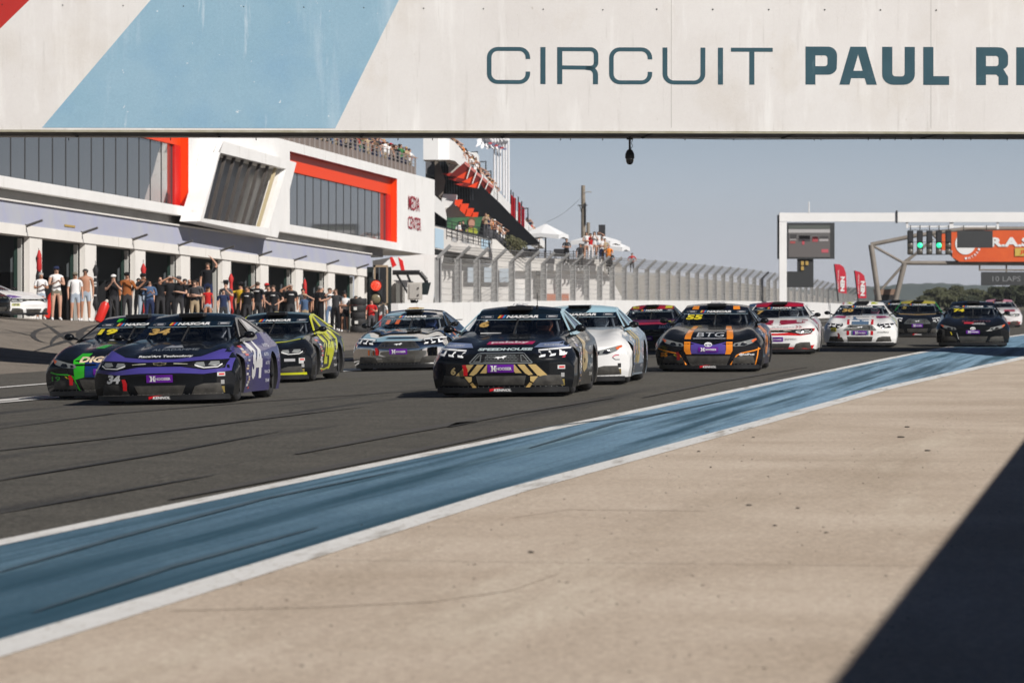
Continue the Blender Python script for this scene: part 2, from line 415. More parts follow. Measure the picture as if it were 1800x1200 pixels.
# letters, drawn as strokes
def arc(cx, cy, rx, ry, a0, a1, n=6): return [(cx+rx*math.cos(R(a0+(a1-a0)*i/n)), cy-ry*math.sin(R(a0+(a1-a0)*i/n))) for i in range(n+1)]
def stroke(m, pts, w, hgt=None):
    """pts px; w width px horizontally, hgt vertically"""
    hgt = hgt or w; n = len(pts); L = []; Rr = []
    for i, p in enumerate(pts):
        a = pts[max(i-1, 0)]; b = pts[min(i+1, n-1)]
        d = Vector((b[0]-a[0], b[1]-a[1])); d.normalize()
        ox, oy = -d.y*w/2, d.x*hgt/2
        L.append((p[0]+ox, p[1]+oy)); Rr.append((p[0]-ox, p[1]-oy))
    for i in range(n-1):
        m.add([bp(*L[i], .005), bp(*Rr[i], .005), bp(*Rr[i+1], .005), bp(*L[i+1], .005)], [(0, 1, 2, 3)])
m = MB(); y0, y1 = 83+3.5, 148-3.5
def C_(x0, x1):
    x0 += 4; x1 -= 4; r = 15
    stroke(m, [(x1, 104), (x1, y0+r)]+arc(x1-r, y0+r, r, r, 0, 90)[1:]+arc(x0+r, y0+r, r, r, 90, 180)+arc(x0+r, y1-r, r, r, 180, 270)+arc(x1-r, y1-r, r, r, 270, 360)+[(x1, 126)], 8, 7)
C_(856, 932); C_(1071, 1147)
stroke(m, [(954.5, 83), (954.5, 148)], 9)
stroke(m, [(1267.5, 83), (1267.5, 148)], 9)
stroke(m, [(984, 83), (984, 148)], 9)
stroke(m, [(988, y0), (1038, y0)]+arc(1038, y0+10, 10, 10, 90, 0)+[(1048, 111-0)]+arc(1038, 110, 10, 9, 0, -90)+[(988, 118.5)], 8, 7)
stroke(m, [(1030, 119.5)]+arc(1036, 131, 11, 11, 90, 0)+[(1047, 148)], 9, 7)
stroke(m, [(1169.5, 83), (1169.5, y1-16)]+arc(1185, y1-15, 15.5, 15, 180, 270)+arc(1221, y1-15, 15.5, 15, 270, 360)+[(1236.5, 83)], 8.5, 7)
stroke(m, [(1286, y0), (1360, y0)], 7, 7); stroke(m, [(1323, y0+3.6), (1323, 148)], 9)
def pol(pts, holes=()): m.poly([bp(*p, .005) for p in pts], None, 0, [[bp(*p, .005) for p in h] for h in holes])
Y0, Y1 = 80.5, 147.5
pol([(1418, Y1), (1418, Y0), (1458, Y0)]+arc(1458, 96, 16, 15.5, 90, 0)[1:]+arc(1458, 115, 16, 15, 0, -90)[1:]+[(1435.5, 130), (1435.5, Y1)], [[(1435.5, 96), (1435.5, 115), (1452, 115)]+arc(1452, 110, 5, 5, -90, 0)[1:]+arc(1452, 101, 5, 5, 0, 90)])
pol([(1478, Y1), (1497.5, Y0), (1525, Y0), (1544.5, Y1), (1526.5, Y1), (1523, 136), (1499, 136), (1496, Y1)], [[(1503, 123), (1519.5, 123), (1511.3, 94)]])
pol([(1554, Y0), (1572, Y0), (1572, 127)]+arc(1577, 127, 5, 5.5, 180, 270)[1:]+arc(1589, 127, 5, 5.5, 270, 360)+[(1594, Y0), (1612, Y0), (1612, 129)]+arc(1592, 129, 20, 18.5, 0, -90)[1:]+arc(1574, 129, 20, 18.5, -90, -180))
pol([(1627, Y0), (1645, Y0), (1645, 132), (1673, 132), (1673, Y1), (1627, Y1)])
def R_(x):
    pol([(x, Y1), (x, Y0), (x+38, Y0)]+arc(x+40, 97, 17, 16.5, 90, 0)[1:]+arc(x+40, 108, 17, 13, 0, -60)[1:]+[(x+52, 125), (x+57, 133), (x+57, Y1), (x+40, Y1), (x+40, 133), (x+36, 129), (x+17.5, 129), (x+17.5, Y1)], [[(x+17.5, 96), (x+17.5, 114), (x+35, 114)]+arc(x+35, 109, 5, 5, -90, 0)[1:]+arc(x+35, 101, 5, 5, 0, 90)])
R_(1721)
pol([(1792.5, Y0), (1810.5, Y0), (1810.5, Y1), (1792.5, Y1)])
text_on(m, "CARD", lambda u, v: bp(u, v, .005), 1826, 2060, Y1, Y0, .02)
m.build("lettering", bteal, bridge)
m = MB()
for i in range(11): m.tube(bp(10+105*i+(i > 4)*0, 12+i*.5, .012), bp(10+105*i, 12+i*.5, -.02), .016, n=6)
for i in range(6): m.tube(bp(1155+99*i, 15.5, .012), bp(1155+99*i, 15.5, -.02), .02, n=6)
m.build("tie_hole", plain("hole_dark", (.02, .02, .02), .9), bridge)
m = MB()
back = lambda px, py: Vector(at(px, py, 105.2))
m.path([back(1110, 243), back(1300, 245.5), back(1560, 244.5), back(1900, 243)], .008, 4)
for px in (1003, 1060, 985, 1107, 1204, 1290, 1432, 1443, 1527, 1547, 1574, 1602, 1658, 1706, 1771, 700, 760, 580, 450, 300, 120): m.tube(back(px, 240), back(px+random.uniform(-1, 1), 247), .012, n=5)
m.build("cable", plain("black_cable", (.02, .02, .02), .7), bridge)
m = MB()
for px in (532, 1180, 1640, -60): m.poly([bp(px, -90, .0018), bp(px+1.3, -90, .0018), bp(px+1.3, 224, .0018), bp(px, 224, .0018)])
m.build("seam", plain("seam_grey", (.52, .5, .48), .9), bridge)
# end piers on both sides of the track (only the shade of the near one shows)
m = MB()
c, s_, ax = slab(14.2+2.2, 30, -8, 4.6, -.2, HB-.06); m.box(c, s_, 0, ax=ax)
c, s_, ax = slab(-60, -52.02, 0, 4.9, -1, HT); m.box(c, s_, 0, ax=ax)
m.build("pier", conc, bridge)
# dome camera hanging under the bridge
cc = thing("dome_camera", at(1107, 243.5, 104.6), "black dome surveillance camera hanging under the bridge", "camera")
blk = plain("black_housing", (.018, .019, .022), .35)
m = MB(); p = at(1107, 242, 104.6); k = 104.6/F
m.tube(p+UP*.06, p-UP*22*k, .028, n=8); m.box(p-UP*2*k, (.16, .16, .05)); m.build("bracket", blk, cc)
m = MB(); m.lathe(p-UP*22*k, [(.03, .02), (.07, 0), (.115, -.10), (.12, -.20), (.11, -.22)], 16); m.build("housing", blk, cc, smooth=True)
m = MB(); m.lathe(p-UP*(22*k+.222), [(.10, 0), (.10, -.05), (.075, -.12), (.03, -.15)], 16); m.build("dome_glass", plain("smoked_glass", (.008, .008, .01), .05, coat=1), cc, smooth=True)
m = MB(); m.path([p+Vector((.03, -.02, 0)), p+Vector((.07, -.02, -.06)), p+Vector((.04, -.02, -.14)), p+Vector((.07, -.02, -.22)), p+Vector((.02, -.02, -.3))], .009, 5); m.build("cable", blk, cc)
# ---------------------------------------------------------------- pit building (straight block with garages below)
SF = -41.0
def tf(px, s_=None):                         # where the facade is seen at this column
    s_ = SF if s_ is None else s_; k = (px-900)/F; return s_*(N.x-k*N.y)/(k*T.y-T.x)
def fz(t): return .70-.0176*(SF*N.y+t*T.y-147.6)
def FP(t, w, off=0.0):                       # along, height above ground, outwards
    p = st(SF+off, t); return Vector((p.x, p.y, fz(t)+w))
def fac(px, py, off=0.0):                    # facade point seen at a pixel -> (t, w)
    s_ = SF+off; t = tf(px, s_); d = st(s_, t).y
    return t, CAMZ+(520-py)/F*d-fz(t)
wall_w = worn("white_render", (.80, .795, .79), (.86, .855, .85), .8, .7, 0, [((.62, .60, .57), (3, 3, .3), .58, .8)])
wall_g = worn("grey_blue_render", (.36, .375, .50), (.41, .425, .47), .6, .75, 0, [((.41, .41, .42), (3, 3, .25), .55, .75)])
wall_c = worn("cream_render", (.76, .735, .70), (.83, .805, .77), .6, .8, 0, [((.55, .52, .47), (3, 3, .4), .6, .8)])
recess = worn("recess_grey", (.20, .195, .19), (.24, .235, .23), .6, .85, 0)
orange = plain("signal_orange", (.86, .055, .0), .45)
redp = plain("signal_red", (.62, .012, .008), .5)
glassm = plain("grey_glass", (.06, .062, .066), .03, spec=.9, coat=.3)
mull = plain("mullion_dark", (.05, .055, .06), .5)
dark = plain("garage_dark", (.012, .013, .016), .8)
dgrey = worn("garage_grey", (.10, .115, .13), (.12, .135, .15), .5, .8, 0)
T0, T1 = 128.0, tf(764); TG = tf(655)
pit = thing("pit_building", FP(180, 0), "long white pit building with garage doors, orange framed windows and a louvred box", "building")
def fbox(m, t0, t1, w0, w1, o0, o1, mi=0):
    """box in the frame of the facade (sheared with the falling ground)"""
    vs = []
    for t in (t0, t1):
        for w in (w0, w1):
            for o in (o0, o1): vs.append(FP(t, w, o))
    m.add(vs, [(0, 1, 3, 2), (4, 6, 7, 5), (0, 4, 5, 1), (2, 3, 7, 6), (0, 2, 6, 4), (1, 5, 7, 3)], mi); return m
# upper storey wall with two window openings
op1 = [(T0+6, 5.17), (tf(331.5), 5.17), (tf(331.5), 8.75), (T0+6, 8.75)]
op2 = [(tf(509.5), 5.17), (tf(698), 5.17), (tf(698), 8.75), (tf(509.5), 8.75)]
box = [fac(393, 250), fac(521, 288), fac(487, 416), fac(351, 388)]
m = MB()
outer = [(T0, 4.76), (T1, 4.76), (T1, 9.24), (T0, 9.24)]
m.poly([FP(*p, .0) for p in outer], FP(180, 0, -.34)-FP(180, 0, 0), 0, [[FP(*p, .0) for p in o] for o in (op1, op2)])
m.build("upper_wall", wall_w, pit)
m = MB(); fbox(m, T0, T1, 9.0, 9.22, -12, -.345); m.build("roof", conc, pit)
m = MB(); fbox(m, T0, T1, 4.78, 8.98, -12, -11.7); fbox(m, T1-.3, T1-.02, 4.78, 8.98, -11.68, -.36); fbox(m, T0, T1-.32, 4.78, 5.0, -11.68, -.36); m.build("rear_wall", wall_w, pit)
def window(op, first, nm):
    (ta, wa), (tb, wb) = op[0], op[2]
    fr = MB(); o = -.36
    tg0, tg1 = ta+.02, tb-1.1; wg = 7.85
    fbox(fr, ta-.2, tb+.2, wg, 8.9, o-.2, o)                 # header band
    fbox(fr, tb-1.1, tb+.2, 5.0, wg-.002, o-.2, o-.004, 1)       # red jamb band
    fbox(fr, tb-.012, tb-.002, 5.17, 8.75, o+.002, -.003)          # orange reveal
    fbox(fr, ta+.01, tb-.015, 8.735, 8.748, o+.002, -.003, 2)  # soffit strip given a maroon tone for the shade on the orange
    f = fr.build("window_frame", [orange, redp, plain("maroon", (.25, .01, .01), .6)], pit)
    g = MB(); fbox(g, tg0-.2, tg1, 5.0, wg-.003, o-.3, o-.12); gl = g.build("pane", glassm, f)
    mm = MB(); n = max(3, round((tg1-tg0)/2.02))
    for i in range(n+1):
        t = tg0+(tg1-tg0)*i/n; fbox(mm, t-.03, t+.03, 5.05, wg-.005, o-.118, o-.10)
    fbox(mm, tg0, tg1, 5.02, 5.2, o-.115, o-.05)
    mm.build("mullion", mull, f)
window(op1, True, "w1"); window(op2, False, "w2")
# louvred box standing out of the wall
def bpnt(c, off): return FP(c[0], c[1], off)
D = 1.25
def shift(c, k): return c
fr = MB(); cen = (sum(c[0] for c in box)/4, sum(c[1] for c in box)/4)
def inset(c, k): return (cen[0]+(c[0]-cen[0])*k, cen[1]+(c[1]-cen[1])*k)
inn = [fac(385, 268, .9), fac(503, 297, .9), fac(472, 401, .9), fac(358, 384, .9)]
outr = [fac(393, 248, .9), fac(521, 286, .9), fac(488, 418, .9), fac(351, 389, .9)]
OO = .9
fr.poly([FP(*c, OO) for c in outr], FP(180, 0, -.25)-FP(180, 0, 0), 0, [[FP(*c, OO) for c in inn]])
for i in range(4):
    a, b = outr[i], outr[(i+1) % 4]
    fr.add([FP(*a, OO-.25), FP(*b, OO-.25), FP(*b, .01), FP(*a, .01)], [(0, 1, 2, 3)])
    a, b = inn[i], inn[(i+1) % 4]
    fr.add([FP(*a, OO-.25), FP(*b, OO-.25), FP(b[0], b[1], .02), FP(a[0], a[1], .02)], [(0, 1, 2, 3)], 1)
lb = fr.build("louvre_box", [wall_w, wall_c], pit)
m = MB(); m.poly([FP(*c, .03) for c in inn]); m.build("back_panel", plain("louvre_void", (.012, .014, .02), .3), lb)
nf = 8
for i in range(nf):
    k = (i+.5)/nf
    a = (lerp(inn[0][0], inn[1][0], k), lerp(inn[0][1], inn[1][1], k)); b = (lerp(inn[3][0], inn[2][0], k), lerp(inn[3][1], inn[2][1], k))
    m = MB(); dt = .10
    vs = [FP(a[0]-dt, a[1], .64), FP(a[0]+dt, a[1], .64), FP(b[0]+dt, b[1], .64), FP(b[0]-dt, b[1], .64),
          FP(a[0]-dt, a[1], .50), FP(a[0]+dt, a[1], .50), FP(b[0]+dt, b[1], .50), FP(b[0]-dt, b[1], .50)]
    m.add(vs, [(0, 1, 2, 3), (7, 6, 5, 4), (0, 4, 5, 1), (3, 2, 6, 7), (0, 3, 7, 4), (1, 5, 6, 2)])
    m.build("louvre", worn("louvre_brown", (.06, .052, .048), (.085, .076, .07), 1, .5, 0) if i < nf-1 else plain("louvre_bright", (.5, .42, .26), .5), lb)
# recess between storeys, grey canopy, lintel
m = MB(); fbox(m, T0, T1-14, 4.3, 4.755, -1.2, -.5); m.build("recess", recess, pit)
m = MB()
for a, b in ((T0, TG),):
    vs = [FP(a, 3.47, .02), FP(b, 3.47, .02), FP(b, 4.30, -.12), FP(a, 4.30, -.12), FP(a, 3.47, -1.2), FP(b, 3.47, -1.2), FP(b, 4.295, -1.2), FP(a, 4.295, -1.2)]
    m.add(vs, [(0, 1, 2, 3), (7, 6, 5, 4), (0, 4, 5, 1), (3, 2, 6, 7), (0, 3, 7, 4), (1, 5, 6, 2)])
m.build("canopy", wall_g, pit)
m = MB(); fbox(m, T0, TG, 4.30, 4.36, -1.2, -.02); m.build("gutter", wall_c, pit)
m = MB(); fbox(m, T0, TG, 3.07, 3.465, -.6, .06); m.build("lintel", wall_c, pit)
# garages
tk = [tf(140.5)+8.17*k for k in range(-3, 8)]
for k, t in enumerate(tk):
    m = MB(); fbox(m, t+.8, t+2.55, -.05, 3.068, -.22, 0.0); m.build("pillar", wall_c, pit)
    m = MB(); fbox(m, t+.62, t+.78, -.05, 3.0, -.42, -.28); fbox(m, t+.62, t+.78, -.05, 3.0, -.56, -.44, 1); m.build("door_track", [plain("track_grey", (.45, .45, .43), .6), plain("track_green", (.02, .05, .04), .6)], pit)
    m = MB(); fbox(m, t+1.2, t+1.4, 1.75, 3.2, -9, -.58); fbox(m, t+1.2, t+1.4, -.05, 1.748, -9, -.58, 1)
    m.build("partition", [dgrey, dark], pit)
    m = MB(); q = FP(t+.1, 3.52, .02); q2 = FP(t-.15, 3.64, .75)
    m.tube(q-UP*.1, q2, .055, .045, 6); m.box(q-UP*.16, (.09, .09, .3)); m.build("lamp_arm", plain("lamp_arm_grey", (.10, .095, .09), .6), pit)
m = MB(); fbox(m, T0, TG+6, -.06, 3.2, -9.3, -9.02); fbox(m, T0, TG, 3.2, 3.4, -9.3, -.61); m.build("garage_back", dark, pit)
m = MB(); fbox(m, T0, TG+6, -.04, .0, -9.0, -.1); m.build("garage_floor", plain("garage_floor", (.12, .12, .12), .5), pit)
# small marks on the canopy
m = MB(); fbox(m, tf(113), tf(131), 3.62, 3.70, .01, .03); m.build("plate", plain("ochre", (.45, .3, .08), .6), pit)
# wall letters
m = MB()
def ftxt(s_, px0, px1, y0, y1):
    (ta, wa) = fac(px0, y0, .05); (tb, wb) = fac(px1, y1, .05)
    text_on(m, s_, lambda u, v: FP(u, v, .05), ta, tb, wb, wa, .012)
ftxt("MEDIA", 718.5, 738, 343, 372); ftxt("CENTER", 717.5, 740.5, 379, 406)
m.build("lettering", plain("deep_red", (.33, .004, .02), .5), pit)
# roof edge railing: mesh panels and posts
rail = thing("roof_railing", FP(200, 9.3), "brown mesh railing along the roof edge above the orange framed window", "railing")
brown = plain("rail_brown", (.16, .125, .11), .6); ta, tb = tf(470), tf(747)
m = MB(); fbox(m, ta, tb, 9.26, 9.86, -.66, -.62); m.build("kick_panel", worn("rail_panel", (.17, .135, .12), (.21, .17, .15), 1.2, .7, 0), rail)
n = 34
for i in range(n+1):
    t = lerp(ta, tb, i/n); m = MB(); fbox(m, t-.045, t+.045, 9.24, 10.42, -.61, -.53); m.build("post", plain("rail_post", (.30, .27, .26), .5), rail)
m = MB()
for w_ in (10.0, 10.2, 10.4): m.tube(FP(ta, w_, -.57), FP(tb, w_, -.57), .02, n=5)
m.build("rail", plain("rail_post", (.30, .27, .26), .5), rail)
deckt = MB(); fbox(deckt, ta-2, tb, 9.225, 9.255, -10, -.4)
deckt.build("roof_deck", conc, pit)
# ---- white swooping end wing with two red stripes, and the dark frame below it
wing = thing("wing_wall", at(720, 560, 232), "white sculpted end wall with two red slanting stripes beside the last garage", "wall")
m = MB(); dW = 230.0
pts = [(655, 458), (690, 452), (742, 447), (780, 449), (777, 462), (768, 470), (765, 500), (760, 540), (760, 590), (712, 590), (712, 540), (712, 505), (690, 492), (655, 488)]
m.poly([at(*p, dW) for p in pts], Vector((0, .6, 0))); m.build("panel", wall_w, wing)
for q in ([(685, 452), (690, 451.5), (697, 466), (690, 470)], [(700, 452), (708, 458), (712, 478), (706, 478)]):
    m = MB(); m.poly([at(*p, dW-.02) for p in q], Vector((0, .016, 0))); m.build("stripe", plain("stripe_red", (.75, .01, .01), .5), wing)
m = MB()
for a, b, r in (((690, 479), (738, 479), .14), ((738, 479), (749, 492), .14), ((697, 481), (717, 515), .07), ((716, 483), (722, 497), .07), ((749, 492), (749, 500), .12)):
    m.tube(at(*a, dW-.6), at(*b, dW-.6), r, n=6)
m.build("frame", plain("black_steel", (.015, .016, .018), .4), wing)
m = MB(); m.poly([at(*p, dW+4) for p in [(640, 590), (640, 482), (700, 482), (716, 492), (716, 590)]], Vector((0, .3, 0))); m.build("back_wall", wall_c, wing)
for x0, x1 in ((696, 703), (709, 711)):
    m = MB(); m.poly([at(*p, dW+3.6) for p in [(x0, 590), (x0, 494), (x1, 494), (x1, 590)]], Vector((0, .3, 0))); m.build("post", plain("post_grey", (.16, .16, .15), .7), wing)
# ---- control cabinet
cab = thing("control_cabinet", at(727, 570, 205), "pale grey metal control cabinet with black side panel on the white wall", "cabinet")
def pbox(m, x0, x1, y0, y1, d, dep, mi=0):
    m.poly([at(x0, y1, d), at(x1, y1, d), at(x1, y0, d), at(x0, y0, d)], Vector((0, dep, 0)), mi); return m
pbox(MB(), 716, 742, 496.5, 527, 205, .5).build("case", plain("cabinet_grey", (.50, .475, .44), .5), cab)
pbox(MB(), 719.5, 737.5, 499, 525, 204.96, .035).build("door", plain("cabinet_door", (.42, .40, .375), .5), cab)
m = MB(); pbox(m, 734.2, 736.2, 505, 507.5, 204.9, .05); pbox(m, 734.2, 736.2, 517, 519.5, 204.9, .05); m.build("lock", blk, cab)
m = MB(); m.poly([at(742.3, 496.5, 205), at(757.5, 496.5, 205), at(752, 518, 205), at(742.3, 518, 205)], Vector((0, .3, 0))); m.build("side_panel", plain("panel_black", (.012, .02, .022), .4), cab)
m = MB(); m.path([at(722, 527, 205.2), at(724, 533, 205.2), at(730, 534, 205.2), at(735, 528, 205.2)], .05, 5); m.tube(at(727, 527, 205.3), at(727, 585, 205.3), .12, n=8); m.build("stand", blk, cab)
# ---- traffic light on a dark frame
DL = 172.0
tl = thing("traffic_light", at(668, 575, DL), "two lamp signal on a black gantry frame, its upper lamp lit red", "traffic light")
bl2 = plain("signal_black", (.012, .013, .015), .45); alu = plain("frame_tan", (.36, .27, .18), .5)
m = MB(); pbox(m, 645, 656, 469, 575, DL+.8, .1); pbox(m, 682, 688, 469, 575, DL+.8, .1); m.build("side_board", plain("board_dark", (.015, .022, .022), .5), tl)
m = MB(); pbox(m, 656.5, 682, 466, 572, DL+.85, .1); m.build("back_board", dark, tl)
m = MB()
for x0, x1, y0, y1 in ((657, 660, 466, 540), (657, 682, 466, 469.5), (679, 682, 470, 536), (658, 682, 533, 537)): pbox(m, x0, x1, y0, y1, DL+.4, .12)
m.build("frame", alu, tl)
m = MB(); m.tube(at(666.5, 470, DL+.3), at(666.5, 492, DL+.3), .03, n=6); m.tube(at(662, 572, DL+.3), at(662, 534, DL+.3), .06, n=6); m.tube(at(674, 572, DL+.3), at(674, 534, DL+.3), .06, n=6); m.build("rod", plain("rod_steel", (.35, .38, .4), .3, 1), tl)
hs = pbox(MB(), 650.5, 671.5, 491, 535, DL, .25).build("housing", plain("signal_case", (.03, .032, .036), .5), tl)
def lens(px, py, rpx, d, mat, par, nm="lens", dots=None):
    m = MB(); c = at(px, py, d); r = rpx*d/F; m.lathe(c, [(r*.3, -.07), (r*.8, -.05), (r, 0), (r, .06)], 20, 0, axis=(0, 1, 0)); return m.build(nm, mat, par, smooth=True)
def lampmat():
    mm, t, b = newmat("red_lamp"); v = nd(t, "ShaderNodeTexVoronoi"); v.inputs["Scale"].default_value = 16
    g = nd(t, "ShaderNodeNewGeometry"); t.links.new(g.outputs["Position"], v.inputs["Vector"])
    c = ramp(t, v.outputs["Distance"], [(.25, (1, .22, .12)), (.55, (.75, .03, .01))]).outputs[0]
    t.links.new(c, b.inputs["Emission Color"]); b.inputs["Emission Strength"].default_value = 1.0; b.inputs["Base Color"].default_value = (.3, .02, .01, 1); return mm
lens(661, 502, 9.3, DL-.05, lampmat(), hs, "red_lamp")
lens(661, 525, 9.3, DL-.05, worn("unlit_lens", (.16, .13, .08), (.24, .21, .13), 12, .3, 0), hs, "unlit_lamp")
m = MB()
for py in (502, 525): 
    c = at(661, py, DL-.12); r = 10.3*DL/F
    m.tube(c+Vector((0, .13, 0)), c+Vector((0, -.02, 0)), r, r, 18, cap=False)
m.build("hood", bl2, hs)
# tyres in a stack
rubber = plain("tyre_rubber", (.022, .022, .024), .75)
def tyre_ring(m, c, r=.34, w_=.28, ax=(0, 0, 1), n=24):
    m.lathe(Vector(c)-Vector(ax)*w_/2, [(r*.62, 0.0), (r*.9, 0), (r, .05), (r, w_-.05), (r*.9, w_), (r*.62, w_), (r*.60, w_*.5)], n, 0, axis=ax)
for j, (px, d) in enumerate(((631, 176), (641.5, 178.5))):
    n_ = 5 if j == 0 else 4
    base = at(px, 0, d); base.z = gz(base.x, base.y)
    for i in range(n_):
        c = base+UP*(.15+.295*i)+Vector((random.uniform(-.03, .03), 0, 0))
        tr = thing("tyre", (c.x, c.y, c.z-.14), f"black slick tyre, {['lowest','second','third','fourth','top'][i if i<4 or n_==5 else 4]} in the {['front','rear'][j]} stack beside the signal", "tyre", "tyres stacked near the signal")
        m = MB(); tyre_ring(m, c, .36, .29); m.build("carcass", rubber, tr, smooth=True)
        if (i+j) % 2 == 1: m = MB(); m.box(c+Vector((-.12, -.345, 0)), (.14, .06, .13)); m.build("sticker", plain("white_sticker", (.7, .7, .68), .6), tr)
# ---- white barrier wall and debris fence along it
def fpx(px):
    y = 244800/(2150-px); x = (px-900)*y/F; return s_of(x, y), t_of(x, y)
KF = [fpx(px) for px in range(690, 1530, 10)]
def ztop(t): return interp([(150, 1.12), (220, 1.22), (285, 1.10), (335, .95), (400, .55)], t)
def zpost(t): return interp([(175, 3.12), (233, 3.06), (285, 2.86), (334, 2.36), (384, 1.45), (400, 1.3)], t)
bar = []
m = MB(); wl = []
KF2 = [fpx(px) for px in [700, 720, 740, 770]+list(range(800, 1530, 30))]
for (s_, t) in KF2:
    for (o, zz) in ((.0, -1.2), (0.0, None), (-.3, None), (-.3, -1.2)):
        p = st(s_+o, t); wl.append(Vector((p.x, p.y, ztop(t) if zz is None else zz)))
nK = len(KF2)
m.add(wl, [(4*i+j, 4*i+(j+1) % 4, 4*i+4+(j+1) % 4, 4*i+4+j) for i in range(nK-1) for j in range(4)]+[(0, 1, 2, 3), (4*nK-4, 4*nK-3, 4*nK-2, 4*nK-1)])
tag(m.build("barrier_wall", worn("barrier_white", (.76, .76, .76), (.83, .83, .825), .5, .7, 0, [((.5, .49, .47), (3, 3, .5), .6, .8)])), "long low white concrete wall beneath the debris fence", "wall")
fence = thing("debris_fence", st(*fpx(1100), .5), "tall grey steel debris fence with angled tops standing on the white wall", "fence")
gal = worn("galvanised", (.30, .305, .31), (.40, .40, .40), 3, .5, 0)
posts = []; yy = 244800/(2150-776)
while yy < 384:
    posts.append(fpx(2150-244800/yy)); yy += 4.62
for (s_, t) in posts:
    zb, zt = ztop(t), zpost(t); p = st(s_-.15, t)
    m = MB(); ax = (N, T, UP)
    m.box(Vector((p.x, p.y, (zb+zt)/2)), (.24, .05, zt-zb), ax=ax)
    for q_ in (-.13, .13): m.box(Vector((p.x, p.y, (zb+zt)/2))+N*q_, (.03, .16, zt-zb), ax=ax)
    q = Vector((p.x, p.y, zt)); e = q+N*.52+UP*.50-T*.0
    d = (e-q).normalized(); m.box((q+e)/2, (.14, .12, (e-q).length+.1), ax=(N.cross(UP).cross(d)*-1, N.cross(UP), d))
    m.build("post", gal, fence)
m = MB()
for (a, b) in zip(posts[:-1], posts[1:]):
    pa, pb = st(a[0]-.05, a[1]), st(b[0]-.05, b[1])
    for k in range(8):
        za = lerp(ztop(a[1])+.1, zpost(a[1]), k/7); zb = lerp(ztop(b[1])+.1, zpost(b[1]), k/7)
        sag = random.uniform(0, .05); A = Vector((pa.x, pa.y, za)); B = Vector((pb.x, pb.y, zb)); M_ = (A+B)/2-UP*sag
        m.tube(A, M_, .013, n=4, cap=False); m.tube(M_, B, .013, n=4, cap=False)
    for k in (.25, .5, .75, 1.0):
        m.tube(Vector((pa.x, pa.y, zpost(a[1])))+N*.5*k+UP*.48*k, Vector((pb.x, pb.y, zpost(b[1])))+N*.5*k+UP*.48*k, .013, n=4, cap=False)
m.build("cable", plain("cable_grey", (.22, .22, .22), .5), fence)
def meshmat():
    mm, t, b = newmat("wire_mesh"); b.inputs["Base Color"].default_value = (.62, .60, .57, 1); b.inputs["Roughness"].default_value = .5
    b.inputs["Metallic"].default_value = .3
    g = nd(t, "ShaderNodeNewGeometry"); mp = nd(t, "ShaderNodeMapping"); mp.vector_type = 'TEXTURE'; mp.inputs["Rotation"].default_value = ROT
    t.links.new(g.outputs["Position"], mp.inputs[0]); sx = nd(t, "ShaderNodeSeparateXYZ"); t.links.new(mp.outputs[0], sx.inputs[0])
    def wire(sock, per, th):
        a = nd(t, "ShaderNodeMath", operation='MULTIPLY'); a.inputs[1].default_value = 1/per; t.links.new(sock, a.inputs[0])
        f = nd(t, "ShaderNodeMath", operation='FRACT'); t.links.new(a.outputs[0], f.inputs[0])
        l = nd(t, "ShaderNodeMath", operation='LESS_THAN'); l.inputs[1].default_value = th; t.links.new(f.outputs[0], l.inputs[0]); return l.outputs[0]
    a = wire(sx.outputs[1], .05, .13); c = wire(sx.outputs[2], .05, .13)
    mx = nd(t, "ShaderNodeMath", operation='MAXIMUM'); t.links.new(a, mx.inputs[0]); t.links.new(c, mx.inputs[1])
    t.links.new(mx.outputs[0], b.inputs["Alpha"]); return mm
m = MB()
for (a, b) in zip(posts[:-1], posts[1:]):
    pa, pb = st(a[0]-.04, a[1]), st(b[0]-.04, b[1])
    m.add([Vector((pa.x, pa.y, ztop(a[1]))), Vector((pb.x, pb.y, ztop(b[1]))), Vector((pb.x, pb.y, zpost(b[1]))), Vector((pa.x, pa.y, zpost(a[1])))], [(0, 1, 2, 3)])
    m.add([Vector((pa.x, pa.y, zpost(a[1]))), Vector((pb.x, pb.y, zpost(b[1]))), Vector((pb.x, pb.y, zpost(b[1])))+N*.52+UP*.5, Vector((pa.x, pa.y, zpost(a[1])))+N*.52+UP*.5], [(0, 1, 2, 3)])
m.build("mesh_panel", meshmat(), fence)
# ---------------------------------------------------------------- stock cars
def paint(name, col, rough=.25, metal=0, coat=.35): return plain("paint_"+name, col, rough, metal, coat, spec=.18)
TC = Vector((.110, 1, 0)).normalized()
BLK = (.006, .007, .009); WHT = (.78, .78, .78)
AX = (-1.47, 1.30)
def c01(x): return max(0., min(1., x))
def zc_(y): return interp([(-2.45, .600), (-2.3, .645), (-2.1, .69), (-1.7, .755), (-1.2, .815), (-.75, .865), (-.3, .91), (.6, .93), (1.4, .955), (2.0, .985), (2.45, 1.0)], y)
def ztop_(x, y):
    ax = abs(x); z = zc_(y)
    z += .028*sst(.0, .25, .42-ax+.1)*sst(-2.3, -1.9, y)*(1-sst(-.9, -.5, y))
    z += .045*math.exp(-((ax-.74)/.16)**2)*math.exp(-((y+1.5)/.7)**2)
    z += .05*math.exp(-((ax-.86)/.18)**2)*math.exp(-((y-1.35)/.6)**2)
    if ax > .78: z -= .20*((ax-.78)/.22)**2.0
    return z
def hw_(y, z):
    w_ = 1.015-.10*c01((z-.55)/.35)**2-.035*c01((.28-z)/.18)
    w_ -= .045*math.exp(-((y+.12)/.75)**2)*(.4+.6*c01((.75-z)/.5))
    w_ -= .09*sst(1.8, 2.5, y)
    w_ += .03*math.exp(-((y+1.9)/.45)**2)
    return w_
